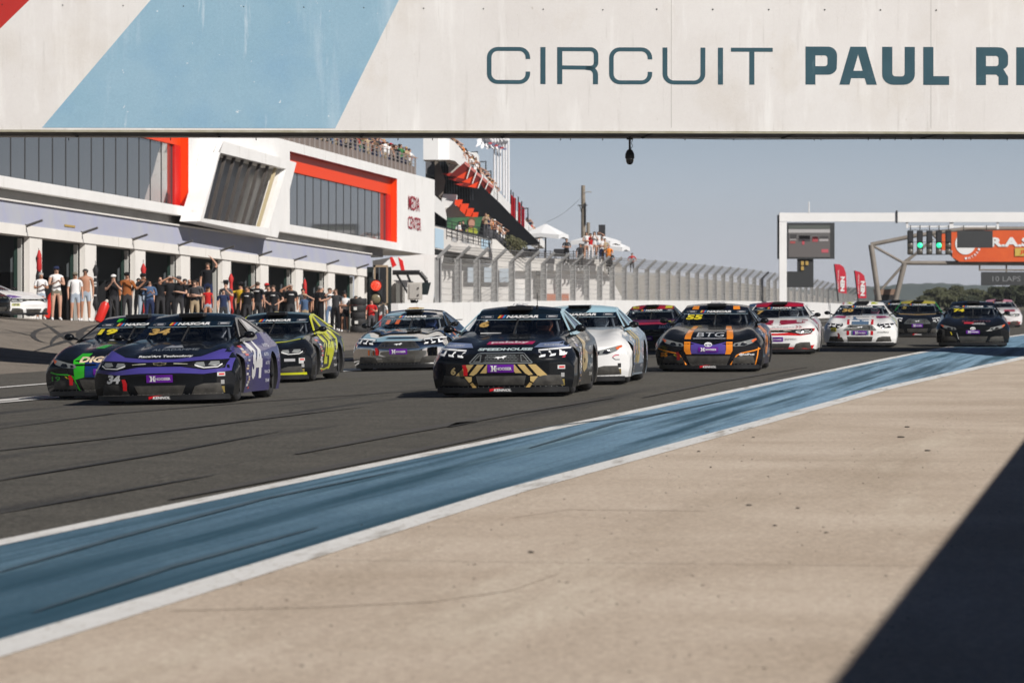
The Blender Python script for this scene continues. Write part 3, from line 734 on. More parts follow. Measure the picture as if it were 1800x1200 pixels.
def yshift(x, z):
    s_ = .34*abs(x)**3.2
    s_ += .10*c01((z-.50)/.12)**2*(1-.3*abs(x)) + .05*c01((.22-z)/.12)
    s_ -= .03*math.exp(-((z-.42)/.06)**2)*c01(1-abs(x)/.6)
    return s_
def body_pt(a, b, c):
    y0 = lerp(-2.45, 2.45, c)
    x_ = a*1.0; zt = ztop_(x_, y0); z = lerp(.115, zt, b); x = a*hw_(y0, z)
    y = y0+yshift(x, z)*max(0, 1-(y0+2.45)/1.0)**1.3
    if c > .93: y -= .10*abs(a)**3*(c-.93)/.07
    return Vector((x, y, z))
def make_body():
    NA, NB, NC = 44, 14, 72; vid = {}; V = []; Fc = []
    def g(i, j, k):
        key = (i, j, k)
        if key not in vid: vid[key] = len(V); V.append(body_pt(-1+2*i/NA, j/NB, (k/NC)))
        return vid[key]
    for i in range(NA):
        for k in range(NC):
            Fc.append((g(i, NB, k), g(i+1, NB, k), g(i+1, NB, k+1), g(i, NB, k+1))); Fc.append((g(i, 0, k+1), g(i+1, 0, k+1), g(i+1, 0, k), g(i, 0, k)))
        for j in range(NB):
            Fc.append((g(i, j, 0), g(i+1, j, 0), g(i+1, j+1, 0), g(i, j+1, 0))); Fc.append((g(i, j+1, NC), g(i+1, j+1, NC), g(i+1, j, NC), g(i, j, NC)))
    for j in range(NB):
        for k in range(NC):
            Fc.append((g(0, j, k), g(0, j+1, k), g(0, j+1, k+1), g(0, j, k+1))); Fc.append((g(NA, j, k+1), g(NA, j+1, k+1), g(NA, j+1, k), g(NA, j, k)))
    me = bpy.data.meshes.new("body0"); me.from_pydata([tuple(v) for v in V], [], Fc); me.update()
    o = bpy.data.objects.new("body0", me); COL.objects.link(o)
    cut = MB()
    for y in AX:
        for s_ in (-1, 1):
            cut.lathe((s_*1.25, y, .335), [(.358, 0), (.358, .62)], 28, axis=(-s_, 0, 0))
    co = cut.build("cutter", plain("well_black", (.004, .004, .004), .9))
    for mm_ in (paint("x", BLK), paint("x", BLK), paint("x", BLK), plain("well_black", (.004, .004, .004), .9)): me.materials.append(mm_)
    for p in me.polygons:
        nrm = p.normal; c = p.center
        p.material_index = 1 if (abs(nrm.x) > .62 and c.y > -1.62) else (2 if c.z < .50 and c.y < -1.6 else 0)
        if nrm.z < -.7: p.material_index = 3
    md = o.modifiers.new("b", 'BOOLEAN'); md.object = co; md.operation = 'DIFFERENCE'; md.solver = 'EXACT'
    dg = bpy.context.evaluated_depsgraph_get(); ev = o.evaluated_get(dg)
    out = bpy.data.meshes.new_from_object(ev); out.name = "car_body"
    bpy.data.objects.remove(o); bpy.data.objects.remove(co)
    while len(out.materials) > 4: out.materials.pop(index=4)
    bm = bmesh.new(); bm.from_mesh(out)
    for f in bm.faces:
        c = f.calc_center_median(); f.smooth = True
        for y in AX:
            r = math.hypot(c.y-y, c.z-.335)
            if (r < .357 and abs(c.x) > .5 and abs(c.x) < .999) and not (abs(f.normal.x) > .7 and abs(c.x) > .8 and r > .355): f.material_index = 3
    for e in bm.edges: e.smooth = not (len(e.link_faces) == 2 and e.calc_face_angle(0) > R(38))
    bm.to_mesh(out); bm.free(); out.update(); return out
BODY = make_body()
# greenhouse
def ws(u, v): return Vector((u*lerp(.80, .615, v), lerp(-.82, -.02, v)+.16*u*u, lerp(.845, 1.165, v)+.012*math.sin(math.pi*v)-.012*u*u))
def roof(u, v):
    y = lerp(-.02, 1.02, v)+.16*u*u*(1-v)
    z = interp([(0, 1.165), (.22, 1.225), (.5, 1.262), (.8, 1.262), (1, 1.235)], v)+.032*(1-u*u)*min(1, v*5)-.012*u*u
    return Vector((u*interp([(0, .615), (.3, .60), (1, .56)], v), y, z))
def rearw(u, v): return Vector((u*lerp(.56, .68, v), lerp(1.02, 2.0, v)+.02, lerp(1.235, .985, v)-.02*u*u+.032*(1-u*u)*(1-v)))
def side_pt(y, z, s_): return Vector((s_*lerp(.86, .60, c01((z-.86)/.36)), y, z))
M_WS = MB().grid(lambda u, v: ws(u*2-1, v), 16, 10).mesh("windshield", [None])
def mk(fn, nu, nv, name, th=.012):
    m = MB(); m.grid(lambda u, v: fn(u*2-1, v), nu, nv); 
    me = m.mesh(name, [plain("x", BLK)]); bm = bmesh.new(); bm.from_mesh(me); bmesh.ops.recalc_face_normals(bm, faces=bm.faces)
    for f in bm.faces: f.smooth = True
    bm.to_mesh(me); bm.free(); return me
M_WS = mk(ws, 16, 10, "windshield"); M_ROOF = mk(roof, 16, 14, "roof"); M_RW = mk(rearw, 12, 8, "rear_window")
OUTL = [(-.70, .86), (-.60, .885), (.14, 1.150), (.30, 1.205), (.52, 1.243), (.82, 1.245), (1.05, 1.215), (1.5, 1.11), (2.02, .985), (2.02, .95), (1.2, .90), (.2, .86)]
WINF = [(-.42, .915), (.16, 1.115), (.50, 1.195), (.56, .925)]
WINR = [(.70, .935), (.68, 1.205), (.88, 1.20), (1.12, 1.15), (1.60, 1.0), (1.3, .955)]
def mk_side(s_, pts, holes, name, dx_=0.0, th=.02):
    m = MB(); f = lambda p: side_pt(p[0], p[1], s_)+Vector((s_*dx_, 0, 0))
    m.poly([f(p) for p in pts], Vector((-s_*th, 0, 0)), 0, [[f(p) for p in h] for h in holes])
    me = m.mesh(name, [plain("x", BLK)]); bm = bmesh.new(); bm.from_mesh(me); bmesh.ops.recalc_face_normals(bm, faces=bm.faces); bm.to_mesh(me); bm.free(); return me
M_SF = [mk_side(s_, OUTL, [WINF, WINR], "pillar_frame") for s_ in (-1, 1)]
M_QG = [mk_side(s_, WINR, [], "quarter_window", -.012, .006) for s_ in (-1, 1)]
def tube_mesh(lst, name, mat):
    m = MB()
    for a, b, r in lst: m.tube(a, b, r, n=6)
    return m.mesh(name, [mat], True)
cage = []
for s_ in (-1, 1):
    cage += [((s_*.72, -.55, .6), (s_*.55, .02, 1.12), .022), ((s_*.55, .02, 1.12), (s_*.52, .75, 1.18), .022), ((s_*.52, .75, 1.18), (s_*.60, .75, .5), .022),
             ((s_*.52, .75, 1.18), (s_*.5, 1.8, .9), .022), ((s_*.74, -.3, .78), (s_*.74, .7, .78), .022)]
cage += [((-.55, .02, 1.12), (.55, .02, 1.12), .022), ((-.52, .75, 1.18), (.52, .75, 1.18), .022), ((-.52, .75, 1.15), (.5, .75, .6), .02), ((0, .02, 1.12), (0, -.55, .85), .014), ((0, .02, 1.12), (.1, .75, .9), .02), ((-.6, -.5, .82), (.6, -.5, .82), .03)]
M_CAGE = tube_mesh(cage, "roll_cage", plain("cage_black", (.22, .22, .23), .35))
M_CAGEG = tube_mesh(cage, "roll_cage", plain("cage_grey", (.35, .35, .36), .4))
m = MB(); m.box((.36, .55, .72), (.46, .14, .68)); m.box((.36, .42, .5), (.46, .4, .16)); m.box((.36, .60, 1.04), (.28, .1, .16)); m.box((.13, .52, .98), (.05, .3, .22)); m.box((.59, .52, .98), (.05, .3, .22))
M_SEAT = m.mesh("seat", [plain("seat_black", (.01, .01, .012), .7)])
m = MB(); m.box((0, -.62, .80), (1.45, .3, .08)); m.box((0, .3, .33), (1.5, 2.2, .05)); m.box((0, 1.3, .7), (1.4, .06, .7)); M_DASH = m.mesh("dashboard", [plain("dash_black", (.008, .008, .009), .7)])
def glassmat(name, tint, fac):
    mm, t, b = newmat(name); t.nodes.remove(b); out = t.nodes["Material Output"]
    tr = nd(t, "ShaderNodeBsdfTransparent"); tr.inputs[0].default_value = (*tint, 1)
    gl = nd(t, "ShaderNodeBsdfGlossy"); gl.inputs["Roughness"].default_value = .02; gl.inputs[0].default_value = (.9, .95, 1, 1)
    fr = nd(t, "ShaderNodeFresnel"); fr.inputs[0].default_value = 1.5
    mx = nd(t, "ShaderNodeMixShader"); t.links.new(fr.outputs[0], mx.inputs[0]); t.links.new(tr.outputs[0], mx.inputs[1]); t.links.new(gl.outputs[0], mx.inputs[2])
    t.links.new(mx.outputs[0], out.inputs[0]); return mm
GLS = glassmat("windshield_glass", (.72, .78, .84), 1); GLD = glassmat("tinted_glass", (.55, .58, .62), 1)
NETM = plain("net_black", (.012, .012, .014), .8)
m = MB()
for s_ in (1,):
    for i in range(7):
        y0 = lerp(.06, .50, i/6); m.tube(side_pt(y0-.06, .93, s_)*1-Vector((.03*s_, 0, 0)), side_pt(y0, 1.12+.02*i*.5, s_)-Vector((.03*s_, 0, 0)), .012, n=4)
    for i in range(5):
        z0 = .95+.045*i; m.tube(side_pt(.0+.1*i*.4, z0, s_)-Vector((.03*s_, 0, 0)), side_pt(.52, z0, s_)-Vector((.03*s_, 0, 0)), .012, n=4)
M_NET = m.mesh("window_net", [NETM])
# wheels
m = MB(); tyre_ring(m, (0, 0, 0), .335, .27, (1, 0, 0), 28); M_TYRE = m.mesh("tyre", [rubber], True)
m = MB(); m.lathe((-.11, 0, 0), [(.205, 0), (.215, .01), (.215, .22), (.19, .235)], 24, axis=(1, 0, 0))
for i in range(5):
    a = R(72*i); c = Vector((.125, math.cos(a)*.12, math.sin(a)*.12)); m.box(c, (.03, .16, .05), ax=(Vector((1, 0, 0)), Vector((0, math.cos(a), math.sin(a))), Vector((0, -math.sin(a), math.cos(a)))))
m.lathe((.10, 0, 0), [(.05, 0), (.05, .05), (.03, .06)], 12, axis=(1, 0, 0))
M_RIM = m.mesh("rim", [plain("rim_dark", (.04, .04, .045), .35, 1)], R(40))
m = MB(); m.tube((.137, 0, 0), (.141, 0, 0), .262, .262, 28); M_RING = None
# splitter, mirror, flap
m = MB(); P = [(x/20, -2.47+yshift(x/20, .14)*.98-.035) for x in range(-19, 20)]
m.poly([(x, y, .055) for x, y in P]+[(.93, -1.92, .055), (-.93, -1.92, .055)], (0, 0, .075)); M_SPLIT = m.mesh("splitter", [plain("splitter_black", (.008, .008, .009), .4)])
m = MB()
for s_ in (-1, 1): pass
def mirror_mesh(s_):
    m = MB(); m.ball((s_*.98, -.56, .955), (.085, .07, .055), 0, 10, 8); m.tube((s_*.80, -.58, .90), (s_*.93, -.56, .94), .018, n=6); return m.mesh("mirror", [paint("black", BLK)], True)
M_MIR = {s_: mirror_mesh(s_) for s_ in (-1, 1)}
m = MB(); m.box((.02, .08, 1.262), (.36, .30, .055)); m.box((.02, -.06, 1.25), (.34, .02, .035)); M_FLAP = m.mesh("roof_hatch", [plain("hatch_black", (.01, .01, .012), .4)])
m = MB(); m.tube((.0, -.84, .85), (.02, -.25, 1.09), .012, n=5); m.box((.02, -.25, 1.085), (.02, .25, .02)); M_WIPER = m.mesh("wiper", [NETM])
m = MB(); m.tube((.25, .3, 1.27), (.25, .34, 1.48), .006, n=5); m.tube((.25, .29, 1.26), (.25, .3, 1.29), .02, n=6); M_ANT = m.mesh("antenna", [NETM])
m = MB(); m.box((0, 2.28, 1.04), (1.6, .18, .018)); m.box((-.6, 2.3, .99), (.02, .15, .09)); m.box((.6, 2.3, .99), (.02, .15, .09)); M_SPO = m.mesh("spoiler", [plain("splitter_black", (.008, .008, .009), .4)])
# body of reference for laying graphics on the panels
def bvh_of(meshes, bufx=0):
    V = []; Pn = []
    for me in meshes:
        n = len(V); V += [v.co.copy() for v in me.vertices]; Pn += [[n+i for i in p.vertices] for p in me.polygons]
    return BVHTree.FromPolygons(V, Pn)
BV = bvh_of([BODY, M_WS, M_ROOF, M_SPLIT]+M_SF)
def cutgrid(vs, fs, g):
    bm = bmesh.new(); bv = [bm.verts.new((a, b, 0)) for a, b in vs]
    for f in fs:
        try: bm.faces.new([bv[i] for i in f])
        except ValueError: pass
    for axx in (0, 1):
        lo = min(v[axx] for v in vs); hi = max(v[axx] for v in vs); k = math.floor(lo/g)+1
        while k*g < hi:
            co = [0, 0, 0]; co[axx] = k*g; no = [0, 0, 0]; no[axx] = 1
            bmesh.ops.bisect_plane(bm, geom=bm.verts[:]+bm.edges[:]+bm.faces[:], plane_co=co, plane_no=no, dist=1e-5); k += 1
    bm.verts.index_update(); out = ([(v.co.x, v.co.y) for v in bm.verts], [[v.index for v in f.verts] for f in bm.faces]); bm.free(); return out
def proj(mode, a, b, off):
    if mode == 'front': o, d = Vector((a, -6, b)), Vector((0, 1, 0))
    elif mode == 'top': o, d = Vector((a, b, 4)), Vector((0, 0, -1))
    elif mode == 'right': o, d = Vector((4, a, b)), Vector((-1, 0, 0))
    elif mode == 'left': o, d = Vector((-4, -a, b)), Vector((1, 0, 0))
    h, n, i, dist = BV.ray_cast(o, d)
    if h is None: return None
    if n.dot(d) > 0: n = -n
    if mode in ('right', 'left') and n.dot(-d) < .2 : n = -d
    return h+n*off
class Decals:
    """graphics, each kind its own mesh, laid on the bodywork"""
    def __init__(s, car): s.car = car; s.k = 0
    def flat(s, mode, vs, fs, col, name, off=.004, g=.07, mat=None, thick=0):
        if not vs: return None
        vs, fs = cutgrid(vs, fs, g)
        P = [proj(mode, a, b, off) for a, b in vs]
        ok = [f for f in fs if all(P[i] is not None for i in f) and max((P[i]-P[f[0]]).length for i in f) < .45]
        P = [p if p is not None else Vector((0, 0, .5)) for p in P]
        m = MB(); m.add(P, ok); mat = mat or paint("gfx", col, .35, 0, .6)
        o = m.build(name, mat, s.car, smooth=30, ws=False); return o
    def poly(s, mode, pts, col, name="stripe", off=.004, holes=(), g=.07, mat=None):
        loops = [[Vector((a, b, 0)) for a, b in pts]]+[[Vector((a, b, 0)) for a, b in h] for h in holes]
        tr = tessellate_polygon(loops); flat = [(p.x, p.y) for l in loops for p in l]
        return s.flat(mode, flat, tr, col, name, off, g, mat)
    def line(s, mode, pts, w_, col, name="pinstripe", off=.005):
        n = len(pts); L = []; Rr = []
        for i, p in enumerate(pts):
            a = Vector(pts[max(i-1, 0)]); b = Vector(pts[min(i+1, n-1)]); d = (b-a).normalized(); L.append((p[0]-d.y*w_/2, p[1]+d.x*w_/2)); Rr.append((p[0]+d.y*w_/2, p[1]-d.x*w_/2))
        return s.flat(mode, L+Rr, [(i, i+1, n+i+1, n+i) for i in range(n-1)], col, name, off, .09)
    def text(s, mode, string, x0, x1, z0, z1, col, name="lettering", bold=.02, shear=0, off=.006):
        vs, fs = text2d(string, bold)
        return s.flat(mode, [(x0+(x1-x0)*a+shear*(z1-z0)*b, z0+(z1-z0)*b) for a, b in vs], fs, col, name, off, .12)
    def rect(s, mode, x0, x1, z0, z1, col, name="sticker", off=.004): return s.poly(mode, [(x0, z0), (x1, z0), (x1, z1), (x0, z1)], col, name, off)
GRY = (.035, .035, .037)
scr = worn("grille_screen", (.030, .028, .026), (.075, .070, .062), 9, .6, 0)
silver = plain("lamp_silver", (.80, .81, .83), .3, 0); lampdark = plain("lamp_black", (.01, .01, .012), .08, coat=1); lampclear = plain("lamp_clear", (.20, .21, .21), .1, 0, 1)
def mirror2(pts): return [(-a, b) for a, b in pts][::-1]
def front_parts(car, D, kind, gr=(.15, .165, .17), lampcol=None):
    hl = []
    if kind == 'pony':
        for s_ in (1, -1):
            F_ = (lambda P: [(s_*a, b) for a, b in P])
            h = D.poly('front', F_([(.47, .60), (.50, .665), (.70, .675), (.93, .70), (.96, .665), (.90, .585), (.84, .535), (.60, .53)]), BLK, "headlight", .006, mat=lampdark)
            for i, (x0, x1) in enumerate(((.52, .62), (.66, .76), (.80, .90))):
                dz = .012*i
                D.poly('front', F_([(x0, .655+dz), (x1+.035, .667+dz), (x1+.04, .643+dz), (x0, .635+dz)]), WHT, "lamp_strip", .012, mat=silver).parent = h
                D.poly('front', F_([(x0+.005, .63+dz), (x0+.036, .62+dz), (x0+.056, .580+dz), (x1+.012, .590+dz), (x1+.008, .560+dz), (x0+.028, .548+dz)]), WHT, "lamp_strip", .012, mat=silver).parent = h
        fr = D.poly('front', [(-.46, .485), (-.44, .465), (.44, .465), (.46, .485), (.34, .605), (.30, .618), (-.30, .618), (-.34, .605)], gr, "grille_frame", .010,
                    holes=[[(-.438, .482), (.438, .482), (.328, .602), (-.328, .602)]])
        g = D.poly('front', [(-.43, .484), (.43, .484), (.325, .598), (-.325, .598)], BLK, "grille", .005, mat=plain("grille_black", (.006, .006, .007), .5))
        vs = []; L = []
        for r_ in range(5):
            z = .494+.0235*r_; xm = .25-.01*r_
            D_ = [(-xm, z), (xm, z)]; L.append((D_, .006))
        for r_ in range(4):
            z = .494+.0235*r_
            for q in range(9): 
                x = -.22+.055*q+(.027 if r_ % 2 else 0)
                L.append(([(x, z), (x, z+.0235)], .006))
        V = []; Fs = []
        for (p, w_) in L:
            (a0, b0), (a1, b1) = p; n = len(V)
            if b0 == b1: V += [(a0, b0-w_/2), (a1, b1-w_/2), (a1, b1+w_/2), (a0, b0+w_/2)]
            else: V += [(a0-w_/2, b0), (a0+w_/2, b0), (a1+w_/2, b1), (a1-w_/2, b1)]
            Fs.append((n, n+1, n+2, n+3))
        D.flat('front', V, Fs, gr, "grille_mesh", .010, .2).parent = g
        for s_ in (1, -1):
            F_ = (lambda P: [(s_*a, b) for a, b in P])
            D.poly('front', F_([(.29, .492), (.405, .492), (.315, .588), (.28, .588)]), gr, "fog_frame", .012, holes=[F_([(.303, .502), (.382, .502), (.308, .578), (.292, .578)])]).parent = g
        D.poly('front', [(-.10, .545), (-.05, .56), (.0, .555), (.05, .57), (.09, .565), (.05, .548), (.04, .528), (.02, .545), (-.02, .54), (-.04, .524), (-.05, .542)], (.6, .6, .6), "badge", .016, mat=silver)
    elif kind == 'slit':
        D.poly('front', [(-.92, .60), (-.86, .615), (-.55, .60), (-.3, .588), (.3, .588), (.55, .60), (.86, .615), (.92, .60), (.90, .53), (.84, .495), (.62, .485), (.45, .515), (.30, .535), (-.30, .535), (-.45, .515), (-.62, .485), (-.84, .495), (-.90, .53)], BLK, "grille", .012, mat=plain("grille_black", (.006, .006, .007), .3))
        for s_ in (1, -1):
            F_ = (lambda P: [(s_*a, b) for a, b in P])
            h = D.poly('front', F_([(.47, .545), (.50, .585), (.86, .605), (.89, .545), (.82, .505), (.64, .495)]), BLK, "headlight", .016, mat=lampdark)
            D.poly('front', F_([(.49, .548), (.52, .574), (.62, .578), (.64, .53), (.60, .522)]), WHT, "lamp_strip", .021, mat=lampclear).parent = h
            D.line('front', F_([(.50, .538), (.62, .505), (.80, .515), (.86, .55)]), .012, WHT, "lamp_strip", .022).parent = h
            D.poly('front', F_([(.68, .54), (.71, .585), (.82, .588), (.83, .55), (.78, .527)]), WHT, "lamp_strip", .021, mat=lampclear).parent = h
            D.line('front', F_([(.20, .565), (.40, .558)]), .006, (.5, .5, .4), "grille_bar", .018)
        D.poly('front', [(-.10, .575), (-.03, .575), (-.03, .583), (.03, .583), (.03, .575), (.10, .575), (.085, .55), (.03, .55), (.03, .540), (-.03, .540), (-.03, .55), (-.085, .55)], (.5, .5, .4), "badge", .020, mat=plain("badge_gold", (.42, .38, .25), .3, .6),
               holes=[[(-.08, .569), (-.022, .569), (-.022, .577), (.022, .577), (.022, .569), (.08, .569), (.072, .556), (.022, .556), (.022, .546), (-.022, .546), (-.022, .556), (-.072, .556)]])
    else:
        for s_ in (1, -1):
            F_ = (lambda P: [(s_*a, b) for a, b in P])
            h = D.poly('front', F_([(.46, .490), (.49, .535), (.62, .56), (.88, .625), (.90, .60), (.82, .535), (.68, .490), (.50, .475)]), WHT, "headlight", .010, mat=lampclear)
            D.poly('front', F_([(.60, .50), (.63, .545), (.70, .55), (.73, .515), (.68, .497)]), BLK, "lamp_lens", .015, mat=lampdark).parent = h
            D.poly('front', F_([(.50, .492), (.52, .525), (.56, .53), (.55, .49)]), BLK, "lamp_lens", .015, mat=lampdark).parent = h
            D.poly('front', F_([(.80, .58), (.88, .622), (.90, .60), (.83, .55)]), (.6, .12, .04), "side_marker", .015).parent = h
        def ell(rx, rz, n=22, c=(0, .51)): return [(c[0]+rx*math.cos(2*math.pi*i/n), c[1]+rz*math.sin(2*math.pi*i/n)) for i in range(n)]
        b = D.poly('front', ell(.075, .042), WHT, "badge", .012, holes=[ell(.060, .031)], mat=silver)
        D.poly('front', ell(.022, .033, 16), WHT, "badge_ring", .013, holes=[ell(.012, .022, 16)], mat=silver).parent = b
        D.poly('front', ell(.055, .014, 16, (0, .522)), WHT, "badge_ring", .014, holes=[ell(.042, .006, 16, (0, .522))], mat=silver).parent = b
    # air intakes low down
    a = D.poly('front', [(-.36, .295), (.36, .295), (.33, .165), (-.33, .165)] if kind == 'pony' else [(-.37, .265), (.37, .265), (.31, .125), (-.31, .125)] if kind == 'slit' else [(-.42, .30), (.42, .30), (.34, .11), (-.34, .11)], GRY, "air_intake", .006, mat=scr)
    for s_ in (1, -1):
        F_ = (lambda P: [(s_*a, b) for a, b in P])
        D.poly('front', F_([(.44, .155), (.50, .27), (.62, .30), (.84, .30), (.88, .16)] if kind != 'slit' else [(.44, .125), (.50, .25), (.62, .285), (.84, .29), (.88, .13)]), GRY, "air_intake", .006, mat=scr)
    V = []; Fs = []
    for i in range(24):
        x = -.85+.074*i; n = len(V); V += [(x, .138), (x+.009, .138), (x+.009, .147), (x, .147)]; Fs.append((n, n+1, n+2, n+3))
    D.flat('front', V, Fs, (.3, .3, .3), "rivet_row", .008, .5)
PROTO = None
def link_child(me, name, parent, slots=None):
    o = bpy.data.objects.new(name, me); COL.objects.link(o); o.parent = parent; WOFF[o] = Vector()
    if slots:
        for i, mm in enumerate(slots): o.material_slots[i].link = 'OBJECT'; o.material_slots[i].material = mm
    return o
def make_car(px, m_, kind, label, body, side, low, pillar, roofc, number, numcol, seed=0, glassnum=True, cage_grey=False, zoff=0.0, chrome=False, yaw=0, gr=(.15, .165, .17), detail=2):
    """px, m_: column and size in the photograph of the front axle's middle"""
    d = F/m_; pa = at(px, 520, d)
    pc = Vector((pa.x, pa.y, 0))+TC*1.55
    gf = gz(pa.x, pa.y); pr = pc+TC*AX[1]; gr_ = gz(pr.x, pr.y)
    car = thing("stock_car", (pc.x, pc.y, (gf+gr_)/2+.012), label, "race car", "stock cars on track", rotz=-math.atan2(TC.x, TC.y)+R(yaw))
    sn = (gz(pc.x+1, pc.y)-gz(pc.x-1, pc.y))/2; car.rotation_euler[1] = -math.atan(sn); car.rotation_euler[0] = math.atan((gr_-gf)/2.82)
    P = (lambda n, c: paint(n, c)) if not chrome else (lambda n, c: plain("chrome_wrap", (.62, .62, .62), .045, 1))
    b = link_child(BODY, "body", car, [P("b", body), P("s", side), P("l", low), plain("well_black", (.004, .004, .004), .9)])
    link_child(M_ROOF, "roof", car, [P("r", roofc)])
    for i in (0, 1):
        link_child(M_SF[i], "pillar_frame", car, [P("p", pillar)]); link_child(M_QG[i], "quarter_window", car, [plain("quarter_panel", (.16, .16, .19), .12, 0, 1)])
    w_ = link_child(M_WS, "windshield", car, [GLS]); link_child(M_RW, "rear_window", car, [GLD])
    link_child(M_CAGEG if cage_grey else M_CAGE, "roll_cage", car); link_child(M_SEAT, "seat", car); link_child(M_DASH, "dashboard", car)
    link_child(M_NET, "window_net", car); link_child(M_SPLIT, "splitter", car); link_child(M_WIPER, "wiper", car); link_child(M_FLAP, "roof_hatch", car); link_child(M_SPO, "spoiler", car)
    for s_ in (-1, 1): link_child(M_MIR[s_], "mirror", car)
    for y in AX:
        for s_ in (-1, 1):
            w2 = bpy.data.objects.new("wheel", None); COL.objects.link(w2); w2.parent = car; w2.location = (s_*.83, y, .335); w2.empty_display_size = .1
            w2.rotation_euler = (0, 0, 0 if s_ > 0 else math.pi); WOFF[w2] = Vector()
            link_child(M_TYRE, "tyre", w2); link_child(M_RIM, "rim", w2)
    D = Decals(car)
    front_parts(car, D, kind, gr)
    # windscreen banner, number, sun strip
    band = [(-.66, 1.088), (.66, 1.088), (.635, 1.162), (-.635, 1.162)]
    D.poly('front', band, (.004, .012, .022), "sun_strip", .003)
    D.line('front', [(-.67, 1.085), (.67, 1.085)], .006, (.35, .45, .5), "pinstripe", .004)
    D.text('front', "NASCAR", -.17, .31, 1.108, 1.148, (.8, .8, .8), "banner_lettering", .045, .45)
    for i, c in enumerate(((.75, .42, .05), (.6, .02, .04), (.05, .25, .55))):
        x = -.30+.036*i; D.poly('front', [(x, 1.108), (x+.032, 1.108), (x+.055, 1.15), (x+.023, 1.15)], c, "banner_bar", .006)
    for x in (-.53, .42):
        D.poly('front', [(x, 1.108), (x+.16, 1.108), (x+.16, 1.145), (x, 1.145)], (.3, .32, .35), "banner_plate", .005, holes=[[(x+.005, 1.112), (x+.155, 1.112), (x+.155, 1.141), (x+.005, 1.141)]])
        D.rect('front', x+.03, x+.13, 1.118, 1.136, (.45, .45, .48), "banner_plate", .006)
    if number and glassnum: D.text('front', number, -.56, -.56+.155*len(number), .975, 1.065, numcol, "race_number", .05, .25)
    # tyre maker's plate
    zp = (.345, .455) if kind == 'pony' else (.31, .42) if kind == 'slit' else (.375, .465)
    D.rect('front', -.19, .19, zp[0], zp[1], (.13, .012, .30), "sponsor_plate", .010)
    D.text('front', "HOOSIER", -.06, .16, lerp(*zp, .3), lerp(*zp, .68), (.75, .72, .8), "sponsor_lettering", .04, 0, .013)
    zz = lambda k: lerp(*zp, k)
    D.poly('front', [(-.15, zz(.15)), (-.13, zz(.3)), (-.13, zz(.7)), (-.15, zz(.85)), (-.11, zz(.85)), (-.105, zz(.57)), (-.095, zz(.57)), (-.09, zz(.85)), (-.05, zz(.85)), (-.07, zz(.7)), (-.07, zz(.3)), (-.05, zz(.15)), (-.09, zz(.15)), (-.095, zz(.43)), (-.105, zz(.43)), (-.11, zz(.15))], (.8, .8, .82), "sponsor_mark", .013)
    return car, D
def driver_mesh():
    V = []; E = []; Rr = []
    def add(p, r, par):
        V.append(p); Rr.append(r if hasattr(r, '__len__') else (r, r))
        if par is not None: E.append((par, len(V)-1))
        return len(V)-1
    h = add((0, .28, .30), (.16, .13), None); c = add((0, .30, .58), (.18, .12), h); u = add((0, .28, .72), (.13, .09), c); n_ = add((0, .24, .80), .055, u); add((0, .22, .90), .085, n_)
    for s_ in (-1, 1):
        a = add((s_*.19, .26, .70), .06, u); b = add((s_*.25, .05, .55), .05, a); w_ = add((s_*.15, -.17, .62), .035, b); p = add((s_*.13, -.24, .66), (.035, .025), w_)
        for i in range(4): k = add((s_*(.10-.012*i), -.27, .68-.02*i), .010, p); add((s_*(.06-.008*i), -.25, .685-.02*i), .009, k)
        k = add((s_*.10, -.22, .70), .011, p); add((s_*.07, -.22, .715), .009, k)
        a = add((s_*.12, .1, .30), .085, h); b = add((s_*.14, -.30, .45), .06, a); add((s_*.14, -.62, .30), .05, b)
    me = bpy.data.meshes.new("d"); me.from_pydata(V, E, []); o = bpy.data.objects.new("d", me); COL.objects.link(o); o.modifiers.new("s", 'SKIN')
    sv = me.skin_vertices[0].data
    for i, r in enumerate(Rr): sv[i].radius = r; sv[i].use_root = (i == 0)
    o.modifiers.new("u", 'SUBSURF').levels = 1
    out = bpy.data.meshes.new_from_object(o.evaluated_get(bpy.context.evaluated_depsgraph_get())); bpy.data.objects.remove(o); out.materials.append(plain("suit", (.5, .5, .5)))
    for p in out.polygons: p.use_smooth = True
    return out
M_DRV = driver_mesh()
m = MB(); m.ball((0, .21, .945), (.135, .155, .145), 0, 14, 10); m.box((0, .09, .88), (.16, .10, .08)); M_HEL = m.mesh("helmet", [plain("x", (.5, .5, .5))], True)
m = MB(); m.box((0, .075, .965), (.19, .05, .065)); M_VIS = m.mesh("visor", [plain("visor_dark", (.02, .02, .03), .1, coat=1)])
m = MB(); m.lathe((.36, -.26, .665), [(.15, 0), (.175, .01), (.175, .03), (.15, .04)], 18, axis=(0, -.9, .3)); M_STW = m.mesh("steering_wheel", [plain("wheel_black", (.02, .02, .02), .6)], True)
def driver(car, label, suit, hel, tilt=0):
    Mx = Matrix.Translation(car.location) @ car.rotation_euler.to_matrix().to_4x4()
    p = Mx @ Vector((.36, .05, .06)); o = thing("person", p, label, "person", "drivers in their cars"); o.rotation_euler = car.rotation_euler
    link_child(M_DRV, "body", o, [plain("suit_c%s" % str(suit), suit, .8)]); link_child(M_HEL, "helmet", o, [plain("hel%s" % str(hel), hel, .2, 0, 1)]); link_child(M_VIS, "visor", o)
    link_child(M_STW, "steering_wheel", car)
def red_tow(D, x=-.52, z=.33, c=(.55, .01, .015)): D.poly('front', [(x-.03, z+.03), (x+.02, z+.035), (x+.05, z-.03), (x+.045, z-.12), (x-.01, z-.12), (x-.015, z-.03)], c, "tow_strap", .03)
